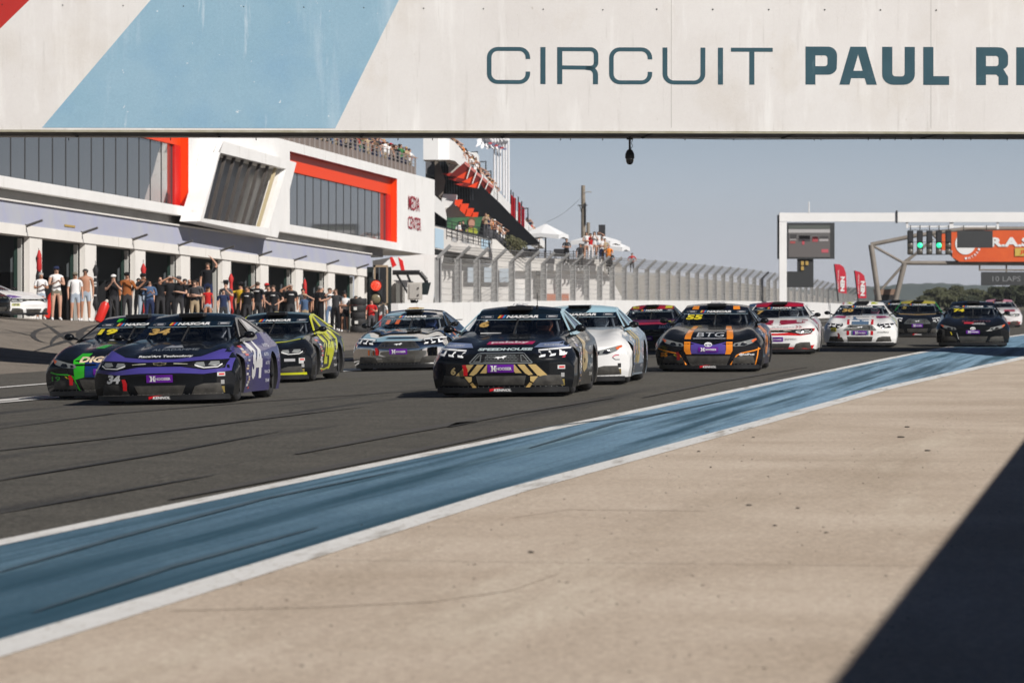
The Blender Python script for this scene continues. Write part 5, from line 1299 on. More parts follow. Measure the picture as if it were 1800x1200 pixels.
pitperson(204, 482, "man in black tee and white cap filming with a phone by the red cylinder", 1.74, top='black', bot='dark grey', pose=('phone', 'phone'), hat='cap', hatc='white', dd=-1)
pitperson(219, 478, "man in rust orange race suit top and black cap", 1.78, top='rust', bot='dark grey', tt_='long', pose=('phone', 'down'), hat='cap', dd=1)
pitperson(251, 478, "man in black tee, pale jeans and black cap with a hand at his mouth", 1.78, top='black', bot='light denim', pose=('fold', 'phone'), hat='cap', dev=25)
pitperson(270, 483, "balding man in black standing behind the blue race suit", 1.78, top='black', hair='bald', dd=3)
pitperson(267, 491, "man in sunglasses and blue white race suit holding red gloves", 1.72, top='blue', bot='navy', tt_='long', pose=('hold', 'hold'), hair='bald', shades=True, dd=-1)
pitperson(299, 476, "tall man in black shading his eyes with white papers", 1.84, top='black', bot='black', pose=('brow', 'brow'), hair='grey', shades=True)
pitperson(318, 476, "man in grey cap and black tee with a white towel round his neck", 1.82, top='black', pose=('fold', 'down'), hat='cap', hatc='grey', dd=-1)
pitperson(329, 487, "bald man in black tee next to the towel wearer", 1.75, top='black', hair='bald', dd=1)
pitperson(336, 490, "man in black cap peering between two bald men", 1.72, top='grey', hat='cap', dd=3)
pitperson(342, 492, "man in dark tee and beige trousers with folded arms", 1.72, top='dark grey', bot='beige', pose=('fold', 'fold'), dd=0)
pitperson(345, 455, "man raised above the others by the pillar, one arm overhead", 1.72, raise_=.62, top='black', bot='navy', pose=('up', 'down'), dd=6)
pitperson(362, 503, "woman with long blonde hair, black cap and red top", 1.6, fem=True, top='red', bot='light denim', bt='mini', tt_='tank', hair='blonde', hs='long', hat='cap', dd=1)
pitperson(397, 494, "man in black cowboy hat and grey tee taking a photo", 1.72, top='grey', bot='light denim', pose=('phone', 'down'), hat='hat')
pitperson(423, 497, "man in yellow shirt and black cowboy hat pointing", 1.72, top='yellow', bot='dark grey', pose=('down', 'out'), hat='hat', dev=-15)
pitperson(437, 502, "man in black tee with a lanyard leaning forward", 1.70, top='black', dd=-1, extra='front')
pitperson(450, 492, "man in black tee printed white across the shoulders shading his eyes", 1.80, top='black', pose=('brow', 'down'), dev=150, dd=1, extra='back')
pitperson(461, 497, "person in white tee and red cap behind the black tee", 1.74, top='white', bot='grey', hat='cap', hatc='red', dd=3)
pitperson(474, 504, "man in dark top at the edge of the next pillar", 1.70, top='dark grey', dd=2)
pitperson(483, 500, "man in black tee with hands on his hips", 1.74, top='black', pose=('hip', 'hip'), hair='brown', dd=-1, extra='front')
pitperson(493, 501, "dark haired man behind the hands on hips man", 1.74, top='black', hair='black', dd=3)
pitperson(511, 491, "bearded man in black polo saluting against the sun", 1.82, top='black', pose=('down', 'brow'), hair='grey', extra='front')
pitperson(536, 516, "person in blue tee with a beige cap raising a hand to it", 1.55, top='blue', bot='beige', pose=('brow', 'down'), hat='cap', hatc='beige')
pitperson(564, 491, "white haired man in black with headphones seen side on", 1.86, top='black', bot='black', pose=('hold', 'hold'), hair='grey', dev=80)
pitperson(574, 505, "person in white tee behind the white haired man", 1.68, top='white', bot='denim', dd=3)
pitperson(590, 507, "man in dark grey tee and black trousers saluting beside the tyres", 1.72, top='dark grey', bot='black', pose=('down', 'brow'))
pitperson(600, 511, "dark haired man in teal tee between two others near the tyres", 1.70, top='teal', hair='black', dd=3)
pitperson(608, 513, "man in white tee and black shorts with folded arms", 1.72, top='white', bot='black', bt='shorts', pose=('fold', 'fold'), hair='black', shoe='white', dd=-1)
pitperson(653, 528, "person in red tee and grey trousers below the traffic light", 1.6, top='red', bot='grey', pose=('hold', 'down'), hair='brown')
pitperson(669, 532, "person in dark red trousers beside the red tee", 1.55, top='white', bot='red', hair='black', dd=2)
for (px, py, c1) in ((410, 503, 'black'), (376, 507, 'navy'), (522, 506, 'grey'), (548, 508, 'black'), (618, 519, 'red'), (240, 492, 'grey'), (307, 489, 'navy'), (625, 521, 'dark grey')):
    pitperson(px, py, {410: "man in black half hidden behind the grey tee photographer", 376: "man in navy standing in the shade of the garage", 522: "man in grey behind the saluting polo wearer", 548: "man in black beyond the blue tee", 618: "person in dark red beside the stacked tyres", 240: "man in grey by the third pillar's shade", 307: "man in navy between the papers and the towel", 625: "man in dark grey at the last garage"}[px], 1.7, top=c1, dd=5, hair='black')
for (px, py, lb, tp, ps) in ((284, 488, "man in black arms folded behind the paper holder", 'black', ('fold', 'fold')), (291, 484, "man in dark grey at the paper holder's shoulder", 'dark grey', DN), (353, 498, "woman in black between beige trousers and red top", 'black', ('fold', 'down')), (430, 503, "man in black behind the yellow shirt", 'black', DN), (445, 505, "man in navy behind the leaning man", 'navy', ('hold', 'hold')), (468, 500, "man in black just behind the red cap", 'black', DN), (503, 502, "man in black beside the bearded saluter", 'black', ('fold', 'fold')), (556, 500, "man in black by the headphone wearer's elbow", 'black', DN), (582, 512, "man in dark grey stooped beyond the white haired man", 'dark grey', DN), (228, 488, "man in black inside the garage behind the rust race suit", 'black', DN), (212, 490, "woman in dark grey inside the garage behind the phone filmer", 'dark grey', ('fold', 'fold'))):
    pitperson(px, py, lb, 1.7, top=tp, pose=ps, bot='black', hair='black', dd=random.uniform(1.5, 4), fem='woman' in lb, hs='long' if 'woman' in lb else 'short')
# ---- things standing by the garages
def tubetex(name, base, mats, a, b, r, label, cat, group=None):
    t_ = thing(name, base, label, cat, group); m = MB(); m.tube(a, b, r, r*.55, 10, 0); m.build("cover", mats[0], t_, smooth=True); return t_
for (px, y0, y1, c1, c2, lb) in ((68, 441, 478, 'black', 'red', "furled black and red banner leaning on the first pillar"), (168, 463, 566, 'black', None, "tall furled black banner with white marks beside the second pillar"),
                                 (252, 461, 500, 'red', None, "furled red banner above the man in pale jeans"), (406, 479, 536, 'red', None, "furled red banner behind the cowboy hat"), (535, 492, 520, 'black', 'red', "furled black and red banner above the blue tee")):
    d = 148+(px-70)*.07; x = (px-900)/F*d; g = gz(x, d); topz = CAMZ+(520-y0)/F*d
    t_ = thing("furled_flag", (x, d, g), lb, "flag", "furled flags at the garages")
    m = MB(); m.tube((x, d, g), (x, d, topz+.1), .02, n=6); m.build("pole", plain("pole_grey", (.3, .3, .3), .4), t_)
    m = MB(); n_ = 9
    prof = [(.02, 0)]+[(.09+.03*math.sin(i*1.7), (topz-g-.5)*i/n_+.05) for i in range(1, n_)]+[(.03, topz-g-.45)]
    m.lathe((x, d, g+.4), prof, 8); m.build("cloth", C_ if False else plain("flag_"+c1, CN[c1], .7), t_, smooth=True)
    if c2: m = MB(); m.lathe((x+.02, d-.03, topz-.75), [(.05, 0), (.10, .1), (.085, .6), (.03, .78)], 8); m.build("cloth_end", plain("flag_"+c2, CN[c2], .7), t_, smooth=True)
    if px == 168:
        for py in (487, 497, 502, 519): m = MB(); m.box((x-.01, d-.12, CAMZ+(520-py)/F*d), (.12, .02, .06)); m.build("mark", plain("flag_white", (.6, .6, .6), .7), t_)
for (p0, p1, r, lb) in (((80, 560), (93, 512), .14, "red gas cylinder leaning behind the khaki shorts"), ((172, 570), (188, 528), .17, "red gas cylinder with white collar leaning by the phone filmer")):
    d = 149; a = at(*p0, d); b = at(*p1, d); a.z = max(a.z, gz(a.x, a.y)+.02)
    t_ = thing("gas_cylinder", (a.x, a.y, gz(a.x, a.y)), lb, "cylinder"); u = (b-a)
    m = MB(); m.lathe(a, [(.05, 0), (r, .06), (r, u.length*.8), (r*.5, u.length*.93)], 14, axis=u); m.build("tank", plain("cylinder_red", (.60, .02, .012), .35), t_, smooth=True)
    m = MB(); m.lathe(a+u*.86, [(.06, 0), (.07, .03), (.06, .12), (.03, .16)], 10, axis=u); m.build("valve", plain("valve_white", (.6, .55, .5), .4), t_)
    m = MB(); m.path([b, b+Vector((.15, 0, .05)), b+Vector((.3, -.05, -.4)), b+Vector((.28, -.05, -1.0))], .022, 6); m.build("hose", plain("hose_black", (.02, .02, .02), .6), t_)
# work stool under the raised man
x, d = (345-900)/F*168, 168; g = gz(x, d); t_ = thing("step_stool", (x, d, g), "grey step stool under the raised man by the pillar", "stool")
m = MB(); m.box((x, d, g+.60), (.5, .4, .04)); m.build("top", gal, t_)
for i in (-1, 1):
    for j in (-1, 1): m = MB(); m.tube((x+.2*i, d+.15*j, g+.58), (x+.24*i, d+.19*j, g), .02, n=6); m.build("leg", gal, t_)
# parked cars at the near garages
def parked(px, d, label, body, rot, cat="car"):
    x = (px-900)/F*d; car = thing("parked_race_car", (x, d, gz(x, d)+.02), label, "race car", "cars at the garages", rotz=R(rot))
    link_child(BODY, "body", car, [paint("b", body), paint("b", body), paint("l", body), plain("well_black", (.004, .004, .004), .9)])
    link_child(M_ROOF, "roof", car, [paint("r", body)])
    for i in (0, 1): link_child(M_SF[i], "pillar_frame", car, [paint("p", body)]); link_child(M_QG[i], "quarter_window", car, [plain("quarter_panel", (.10, .10, .12), .12, 0, 1)])
    link_child(M_WS, "windshield", car, [GLD]); link_child(M_RW, "rear_window", car, [GLD]); link_child(M_SPLIT, "splitter", car); link_child(M_DASH, "dashboard", car)
    for s_ in (-1, 1): link_child(M_MIR[s_], "mirror", car)
    for y in AX:
        for s_ in (-1, 1):
            w2 = bpy.data.objects.new("wheel", None); COL.objects.link(w2); w2.parent = car; w2.location = (s_*.83, y, .335); w2.rotation_euler = (0, 0, 0 if s_ > 0 else math.pi); WOFF[w2] = Vector()
            link_child(M_TYRE, "tyre", w2); link_child(M_RIM, "rim", w2)
    D = Decals(car); front_parts(car, D, 'slit'); return car, D
car, D = parked(-30, 141, "white race car parked nose out at the near garage behind the grey haired woman", (.78, .78, .78), 52)
D.poly('front', [(-.9, .62), (-.3, .66), (-.5, .74), (-.9, .72)], (.12, .06, .3), "violet_mark"); D.rect('front', -.85, -.6, .36, .45, (.5, .5, .2), "number_plate"); D.text('front', "79", -.82, -.63, .37, .44, (.1, .1, .1), "race_number", .03, 0, .01)
car, D = parked(-108, 134, "black race car only partly in frame beside the white parked one", BLK, 62)
# ---- blue banner with letters hanging inside the near garage
t_ = thing("blue_banner", at(5, 500, 166), "pale blue banner with white letters hanging in the near garage", "banner")
m = MB(); m.poly([at(-40, 512, 166), at(22, 508, 166), at(22, 446, 166), at(-40, 446, 166)], (0, .03, 0)); m.build("sheet", plain("banner_blue", (.14, .28, .45), .7), t_)
m = MB(); text_on(m, "et", lambda u, v: at(u, v, 165.96), 0, 15, 497, 476, .04, .2*0); m.build("lettering", plain("banner_white", (.7, .75, .8), .7), t_)
# ---- rooftop crowd above the media windows
random.seed(21)
tops = ['black', 'white', 'navy', 'grey', 'beige', 'brown', 'dark grey', 'black', 'red', 'tan', 'brown', 'dark grey', 'green', 'navy']
poses = [DN, ('rail', 'rail'), ('brow', 'down'), ('phone', 'phone'), ('rail', 'down'), ('fold', 'fold'), ('rail', 'rail'), ('phone', 'down')]
def ordn(i): return ["first", "second", "third", "fourth", "fifth", "sixth", "seventh", "eighth", "ninth", "tenth", "eleventh", "twelfth", "thirteenth", "fourteenth", "fifteenth", "sixteenth", "seventeenth", "eighteenth", "nineteenth", "twentieth"][i]
words_ = {}
def crowd_label(top, bot, hat, where, key):
    k = (top, hat, where); words_[k] = words_.get(k, 0)+1
    return "person in %s top%s, %s such %s" % (top, (" and %s cap" % hat) if hat else "", ordn(words_[k]-1), where)
i = 0; px = 586
while px < 752:
    t = tf(px); row = 4 if px > 650 else 2
    for r_ in range(row):
        tt0 = t+random.uniform(-.25, .25); off = -.88-.62*r_-random.uniform(0, .25); tp = random.choice(tops); bt = random.choice(['dark grey', 'denim', 'navy', 'beige', 'black']); ht = random.choice([None, None, 'cap'])
        hc = random.choice(['black', 'white', 'navy', 'red']); p = FP(tt0, 9.27, off); fem = random.random() < .35
        person(p, facecam(p.x, p.y, R(random.uniform(5, 55))), random.uniform(1.58, 1.86), crowd_label(tp, bt, hc if ht else None, "along the roof railing", i), tp if tp != 'tan' else 'beige', bt, random.choice(poses), 'trousers' if random.random() < .7 else 'shorts', random.choice(['tee', 'tee', 'tank', 'long']), fem, random.choice(['brown', 'black', 'blonde', 'brown']), 'long' if fem else 'short', ht, hc, random.random() < .3, "spectators along the roof railing"); i += 1
    px += 4.6 if px > 640 else 6.5
# ---------------------------------------------------------------- terraced grandstand beyond the pit building
stand = thing("grandstand", at(850, 520, 280), "stepped white grandstand with red blades under its terrace, beyond the pit building", "building")
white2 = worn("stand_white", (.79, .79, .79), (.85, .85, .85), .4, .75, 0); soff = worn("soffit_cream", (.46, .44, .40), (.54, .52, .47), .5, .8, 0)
# profile along the terrace edge: (px, y top, y bottom, depth)
edge = [(744, 242, 281, 252), (770, 242, 281, 252), (790, 244, 281, 253), (800, 250, 283, 255), (815, 268, 298, 262), (835, 288, 318, 272), (855, 312, 338, 285), (875, 335, 357, 300), (900, 362, 383, 320), (925, 389, 408, 342), (945, 410, 427, 362), (958, 425, 437, 375)]
m = MB(); L = []
for (px, yt, yb, d) in edge: L.append((at(px, yt, d), at(px, yb, d)))
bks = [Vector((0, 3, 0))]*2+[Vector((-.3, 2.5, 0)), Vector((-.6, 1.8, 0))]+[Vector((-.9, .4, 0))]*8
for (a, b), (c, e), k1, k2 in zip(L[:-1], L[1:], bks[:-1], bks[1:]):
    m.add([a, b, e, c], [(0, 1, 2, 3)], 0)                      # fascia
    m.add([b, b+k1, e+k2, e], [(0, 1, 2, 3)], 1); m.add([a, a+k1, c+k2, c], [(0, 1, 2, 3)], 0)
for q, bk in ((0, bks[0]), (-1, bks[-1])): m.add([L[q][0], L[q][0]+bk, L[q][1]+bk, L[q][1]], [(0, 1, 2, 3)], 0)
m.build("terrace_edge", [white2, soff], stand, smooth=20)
def pp(par, name, mat, pts, d, dep=.4, d2=None):
    m = MB(); m.poly([at(x, y, d if d2 is None else lerp(d, d2, i/(len(pts)-1))) for i, (x, y) in enumerate(pts)], Vector((0, dep, 0))); return m.build(name, mat, par)
# upper parapet behind the crowd (second level)
pp(stand, "upper_parapet", white2, [(790, 246), (842, 300), (842, 275), (838, 268), (822, 268), (800, 246)], 290, 1)
pp(stand, "glass_wall", plain("stand_glass", (.006, .007, .01), .6, spec=.2), [(748, 276), (806, 276), (826, 300), (852, 332), (880, 358), (905, 384), (950, 428), (900, 436), (866, 418), (748, 418)], 266, .4)
for i in range(14): pp(stand, "mullion", plain("mullion_slate", (.03, .035, .045), .5), [(769+4.6*i, 281), (770.0+4.6*i, 281), (770.0+4.6*i+2, 352), (769+4.6*i+2, 352)], 265.6, .2)
pp(stand, "leaning_panel", worn("panel_brown", (.14, .12, .10), (.20, .17, .15), .6, .7, 0), [(764, 282), (771, 282), (783, 318), (777, 350), (764, 342)], 262, .3)
pp(stand, "leaning_panel", worn("panel_grey2", (.10, .10, .11), (.14, .14, .15), .6, .7, 0), [(748, 281), (767, 281), (763, 312), (748, 305)], 262.5, .3)
m = MB(); m.poly([at(x, y, 258) for x, y in [(790, 283), (806, 288), (812, 296), (804, 306), (788, 304)]], Vector((0, 3, 0))); m.build("bracket", soff, stand)
pp(stand, "lower_band", white2, [(764, 343), (780, 358), (786, 388), (764, 372)], 258, 2)
# curved balcony below with orange steps
m = MB(); m.poly([at(x, y, 262) for x, y in [(776, 352), (779, 341), (803, 342), (800, 361), (824, 380), (790, 383), (782, 376)]], Vector((0, 5, 0))); m.build("balcony", white2, stand)
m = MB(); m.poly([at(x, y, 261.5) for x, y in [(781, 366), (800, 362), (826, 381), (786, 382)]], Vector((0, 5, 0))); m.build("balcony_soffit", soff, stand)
orl = plain("blade_orange", (.80, .06, .012), .5); ord_ = plain("blade_maroon", (.16, .008, .006), .5); pkb = plain("blade_pale", (.55, .18, .16), .6)
for i, q in enumerate([[(800, 351), (813, 351), (809, 366), (799, 359)], [(811, 358), (824, 358), (818, 378), (808, 369)], [(822, 366), (833, 366), (829, 381), (818, 380)], [(832, 373), (841, 373), (839, 382), (829, 382)]]): pp(stand, "orange_step", orl, q, 260.5-i*.1, 1.5)
# red blades hanging beneath the terrace edge
for i in range(5):
    ax_, ay = 818+10.4*i, 284+9.2*i; bx, by = 819+10*i, 315+8*i; cx_, cy = 790+10.5*i, 308+9*i; d = 257+4*i
    m = MB(); dd = Vector((0, .25, 0))
    m.poly([at(*p, d) for p in [(ax_, ay), (ax_+9, ay+7), (bx+1, by), (cx_, cy)]], dd, 1)
    m.poly([at(*p, d-.08) for p in [(ax_+6, ay+15), (bx+.5, by), (bx-17, by-3)]], Vector((0, .07, 0)), 0)
    m.poly([at(*p, d-.05) for p in [(ax_, ay), (ax_+9, ay+7), (ax_+7.5, ay+12), (ax_-2, ay+4)]], Vector((0, .045, 0)), 2)
    m.poly([at(*p, d-.3) for p in [(ax_+9, ay+7), (ax_+10.6, ay+8), (bx+2, by), (bx+.6, by)]], dd, 3)
    m.poly([at(*p, d+.5) for p in [(cx_-14, cy-3), (cx_+4, cy-4), (bx-4, by-2), (bx-20, by-2)]], dd, 4)
    b = m.build("blade", [orl, ord_, pkb, white2, plain("blade_red", (.40, .02, .01), .5)], stand)
# terrace with pale panels and writing
m = MB(); quadT = [at(764, 397, 245), at(863, 420, 256), at(866, 454, 256), at(764, 437, 245)]
m.poly(quadT, Vector((-.1, .5, 0))); m.poly([at(764, 395, 245), at(865, 418.5, 256), at(865, 420.5, 256), at(764, 397.3, 245)], Vector((-.3, -.1, 0)), 1)
m.build("terrace_front", [worn("terrace_cream", (.58, .555, .53), (.64, .62, .60), .8, .8, 0), mull], stand)
for (x0, x1) in ((764.5, 780), (846, 862)):
    y = lambda x, k: lerp(398+(x-764)*.235, 437+(x-764)*.165, k)
    m = MB(); f_ = lambda x, k: at(x, y(x, k), 245+(x-764)*.11-.12)
    m.poly([f_(x0, .06), f_(x1, .06), f_(x1, .95), f_(x0, .95)], (0, .1, 0)); m.build("blue_panel", plain("panel_ice", (.42, .56, .68), .7), stand)
m = MB(); f_ = lambda u, v: at(u, v+ (u-795)*.19, 245+(u-764)*.11-.16)
text_on(m, "CIRCUIT", f_, 794.5, 804, 424.5, 417, 0); text_on(m, "PAUL RICARD", f_, 812, 826, 423.5, 415.5, .0); m.build("lettering", plain("letter_slate", (.2, .24, .3), .7), stand)
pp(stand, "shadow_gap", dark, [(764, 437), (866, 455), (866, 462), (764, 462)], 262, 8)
pp(stand, "ramp_wall", wall_c, [(865, 420), (872, 421), (905, 452), (907, 472), (866, 472)], 255, .4)
pp(stand, "long_wall", wall_c, [(905, 453), (1062, 456), (1063, 476), (905, 476)], 262, .4)
pp(stand, "under_wall", worn("lower_wall", (.74, .72, .70), (.82, .80, .78), .5, .85, 0), [(766, 462), (1064, 470), (1100, 535), (766, 535)], 262.5, .5)
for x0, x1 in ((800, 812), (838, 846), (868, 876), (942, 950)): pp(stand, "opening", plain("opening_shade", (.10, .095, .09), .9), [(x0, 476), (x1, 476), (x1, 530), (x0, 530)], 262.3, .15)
for x0, x1 in ((822, 839), (851, 869), (878, 900)): pp(stand, "panel", plain("panel_sky", (.46, .54, .62), .7), [(x0, 470), (x1, 470), (x1, 496), (x0, 496)], 262.2, .15)
pp(stand, "panel", plain("panel_rust", (.5, .16, .08), .8), [(958, 516), (1000, 516), (1000, 534), (958, 534)], 262.2, .15)
pp(stand, "rock_edge", conc, [(1062, 462), (1068, 458), (1090, 462), (1100, 480), (1062, 480)], 262, 2)
for q in ([(905, 489), (925, 520), (950, 530), (905, 530)],): pp(stand, "ramp", wall_w, q, 262.1, .15)
# far low building and goods behind the far fence
fb = thing("low_building", at(1230, 520, 330), "long pale low building half seen through the far debris fence", "building")
pp(fb, "wall", worn("fence_screen", (.30, .285, .26), (.38, .36, .33), .6, .9, 0), [(1070, 482), (1180, 484), (1300, 497), (1400, 512), (1480, 530), (1480, 540), (1070, 540)], 402, .5)
pp(fb, "roof", gal, [(1062, 478), (1180, 480), (1182, 484), (1066, 483)], 396, 3)
# face board
fbd = thing("portrait_board", at(815, 410, 256), "green board with a large portrait of a man behind the terrace railing", "board")
pp(fbd, "board", worn("board_green", (.03, .11, .06), (.09, .22, .09), 1.2, .7, 0), [(785, 383), (848, 381), (841, 412), (785, 404)], 258, .1)
def ell3(cx, cy, rx, ry, d, n=18): return [at(cx+rx*math.cos(2*math.pi*i/n), cy+ry*math.sin(2*math.pi*i/n), d) for i in range(n)]
for nm, c, (cx, cy, rx, ry) in (("shirt", (.38, .42, .05), (829, 407, 11, 7)), ("hair", (.16, .08, .04), (829, 388, 6.4, 6)), ("face", (.52, .27, .20), (829, 393, 5.6, 7.2)), ("beard", (.3, .13, .08), (829, 398.5, 4, 2))):
    m = MB(); m.poly(ell3(cx, cy, rx, ry, 257.95-{'shirt': .01, 'hair': .02, 'face': .03, 'beard': .04}[nm]), (0, .004, 0)); m.build("portrait_"+nm, plain("board_"+nm, c, .7), fbd)
# railing on the terrace
rl = thing("terrace_railing", at(860, 415, 254), "dark railing with posts round the lower terrace corner", "railing"); rk = plain("rail_dark", (.03, .03, .035), .5)
m = MB(); RP = [at(785, 388, 247.2), at(868, 405, 255.5), at(905, 438, 259), at(924, 452, 261)]
for k in range(5): m.path([p-UP*.22*k for p in RP], .02, 5)
m.build("rail", rk, rl)
for k in range(10): 
    a = RP[0].lerp(RP[1], k/9); m = MB(); m.tube(a, a-UP*1.1, .03, n=5); m.build("post", rk, rl)
for k in range(1, 8): 
    a = RP[1].lerp(RP[2], k/7); m = MB(); m.tube(a, a-UP*1.1, .03, n=5); m.build("post", rk, rl)
# flagpoles and white flags
for i, x in enumerate((869, 874.5, 879.5, 885, 889.5, 894)):
    t_ = thing("flagpole", at(x, 360, 330), f"tall white flagpole on the grandstand, {ordn(i)} of six from the bridge end", "flagpole", "six white flagpoles")
    m = MB(); m.tube(at(x, 320+8*i, 330), at(x, 150, 330), .09, .07, 8); m.build("pole", plain("pole_white", (.78, .78, .8), .4), t_)
    m = MB(); rr = random.Random(i)
    fl = lambda u, v, x=x, i=i: at(x-1-(30-3*i)*u+1.5*math.sin(5*v+i), 240+13*v+(8+3*i)*u*.6+2*math.sin(7*u+i), 330-.3*math.sin(6*u+2*v))
    m.grid(fl, 10, 6); m.build("flag", plain("flag_cloth_white", (.72, .73, .76), .8), t_, smooth=True)
    m = MB(); c = at(x-7, 252+2*i, 329.5); m.box(c, (.3, .04, .15)); m.build("emblem", plain("flag_emblem", (.2, .2, .35) if i % 2 else (.5, .06, .08), .8), t_)
# red banners on the stand
for i, (x0, x1, y0, y1) in enumerate(((898, 901.5, 342, 390), (902, 907, 346, 395), (911, 915.5, 354, 398), (917, 922, 362, 408))):
    t_ = thing("vertical_banner", at(x0, y1, 318), f"narrow red banner on the terrace edge, {ordn(i)} from the flagpoles", "banner", "red banners on the terrace edge")
    m = MB(); m.grid(lambda u, v: at(lerp(x0, x1, u), lerp(y0, y1, v)+3*u, 318+.1*math.sin(9*u+i)), 6, 6); m.build("cloth", plain("banner_red", (.62, .01, .025) if i % 2 == 0 else (.42, .01, .03), .6), t_, smooth=True)
    m = MB(); m.tube(at(x0, y0-8, 318.2), at(x0, y1+2, 318.2), .05, n=6); m.build("pole", rk, t_)
for i, (x, y0, y1) in enumerate(((839, 266, 292), (854, 283, 310), (863, 300, 330), (928, 365, 390))):
    t_ = thing("lamp_post", at(x, y1, 300), f"thin dark lamp post on the terrace, {ordn(i)} from the bridge end", "lamp post", "lamp posts on the terrace")
    m = MB(); m.tube(at(x, y1, 300), at(x, y0, 300), .06, .04, 6); m.build("pole", rk, t_); m = MB(); m.tube(at(x, y0+1, 300), at(x-6, y0+1.5, 300), .04, n=5); m.box(at(x-7, y0+1.5, 300), (.3, .12, .08)); m.build("arm", rk, t_)
# crowds on the stand
def crowd(pts, n, d, where, group, hgt=1.7, seed=1, rows=1, dz=0):
    rg_ = random.Random(seed); random.seed(seed); tot = 0
    segs = [(pts[i], pts[i+1]) for i in range(len(pts)-1)]; lens_ = [math.hypot(b[0]-a[0], b[1]-a[1]) for a, b in segs]; Lt = sum(lens_)
    for i in range(n):
        u = (i+.5+rg_.uniform(-.3, .3))/n*Lt; k = 0
        while k < len(segs)-1 and u > lens_[k]: u -= lens_[k]; k += 1
        a, b = segs[k]; f = min(1, u/lens_[k]); dd = lerp(d[k], d[k+1], f)
        p = at(lerp(a[0], b[0], f)+rg_.uniform(-1, 1), lerp(a[1], b[1], f)+rg_.uniform(-1.5, 1.5), dd+rg_.uniform(0, 1.2)); h = hgt+rg_.uniform(-.1, .12)
        tp = rg_.choice(['black', 'white', 'brown', 'beige', 'navy', 'red', 'grey', 'orange', 'white', 'brown']); ht = rg_.random() < .35; hc = rg_.choice(['black', 'white', 'beige'])
        fem = rg_.random() < .4
        person((p.x, p.y, p.z-h), facecam(p.x, p.y, R(rg_.uniform(-40, 40))), h, crowd_label(tp, 'grey', hc if ht else None, where, i), tp, 'grey', rg_.choice([('rail', 'rail'), ('fold', 'fold'), ('brow', 'down'), ('phone', 'phone'), ('hold', 'down')]), 'trousers', rg_.choice(['tee', 'tee', 'tank']), fem, rg_.choice(['brown', 'black', 'blonde', 'brown']), 'long' if fem else 'short', 'cap' if ht else None, hc, rg_.random() < .3, group)
crowd([(792, 243), (843, 288)], 17, [256.5, 273], "on the top terrace near the bridge", "spectators on the top terrace", seed=3)
crowd([(793, 238), (838, 278)], 12, [258.5, 274], "in the top terrace rear row", "spectators on the top terrace rear row", seed=4)
crowd([(836, 284), (871, 322)], 14, [273, 299], "on the terrace beside the flagpoles", "spectators beside the flagpoles", seed=5)
crowd([(924, 380), (946, 406)], 9, [344, 364], "past the red banners", "spectators past the red banners", seed=6)
crowd([(852, 374), (868, 385), (893, 410)], 16, [259, 262, 268], "behind the lower corner railing", "spectators at the lower corner", seed=8)
crowd([(860, 380), (880, 396), (898, 414)], 13, [261, 264, 269], "in the lower corner front row", "spectators in front at the lower corner", seed=9)
person(at(808, 389, 254)-UP*1.7, facecam(-3, 254, .2), 1.72, "person in white top by the portrait board", 'white', 'navy', ('fold', 'fold'), hair='black')
person(at(814, 388, 254)-UP*1.75, facecam(-3, 254, -.2), 1.78, "person in black top by the portrait board", 'black', 'black', DN, hair='brown')
# wall-walk group on the long wall
for i, (x, y, tp, bt, ps, fem, hr) in enumerate(((1031, 408, 'white', 'white', ('fold', 'fold'), True, 'brown'), (1038, 410, 'red', 'white', DN, False, 'black'), (1045, 407, 'white', 'white', ('phone', 'phone'), True, 'black'), (1052, 407, 'white', 'light denim', ('brow', 'down'), True, 'black'), (1058, 417, 'white', 'navy', ('fold', 'down'), False, 'brown'), (1063, 419, 'beige', 'brown', ('rail', 'rail'), False, 'brown'), (996, 419, 'dark grey', 'black', ('fold', 'fold'), False, 'brown'), (1020, 428, 'dark grey', 'black', DN, False, 'black'), (1070, 430, 'orange', 'black', ('rail', 'rail'), False, 'black'))):
    person(at(x, y, 261)-UP*1.68, facecam(x-900, 7200), 1.7, crowd_label(tp, bt, None, "standing on the long terrace wall", i), tp, bt, ps, 'mini' if fem else 'trousers', 'tank' if fem else 'tee', fem, hr, 'long' if fem else 'short', group="people on the long terrace wall")
person(at(1111, 449, 300)-UP*1.3, 0, 1.5, "person in dark red sitting up on the fence line", 'red', 'black', ('hip', 'hip'), hair='black')
person(at(1073, 444, 262)-UP*1.5, 0, 1.6, "person in black looking over the end of the long wall", 'black', 'black', ('rail', 'rail'), hair='black')
# parasols
def parasol(x0, x1, ya, ye, yb, d, label):
    cx = (x0+x1)/2; t_ = thing("parasol", at(cx, yb, d), label, "parasol", "white parasols on the terrace")
    rx = (x1-x0)/2*d/F; c = at(cx, ye, d); ap = at(cx, ya, d)
    m = MB(); n = 4; pts = []
    cor = [c+Vector((rx*sx_, rx*.8*sy_, 0)) for sx_, sy_ in ((-1, -.6), (.55, -1), (1, .6), (-.55, 1))]
    k = len(m.v)
    for i in range(4):
        a, b = cor[i], cor[(i+1) % 4]; mid = (a+b)/2+UP*.12
        m.add([ap, a, mid, b], [(0, 1, 2), (0, 2, 3)]); m.add([a, a-UP*.28, mid-UP*.26, mid], [(0, 1, 2, 3)]); m.add([mid, mid-UP*.26, b-UP*.28, b], [(0, 1, 2, 3)])
    m.build("canopy", plain("canopy_white", (.76, .77, .79), .8), t_)
    m = MB(); m.tube(ap, at(cx, yb, d), .05, n=8); m.build("pole", rk, t_)
    m = MB()
    for a in cor: m.tube(ap-UP*.15, a-UP*.05, .025, n=5)
    m.build("rib", rk, t_)
parasol(893, 926, 397, 410, 450, 282, "small white parasol at the grandstand end")
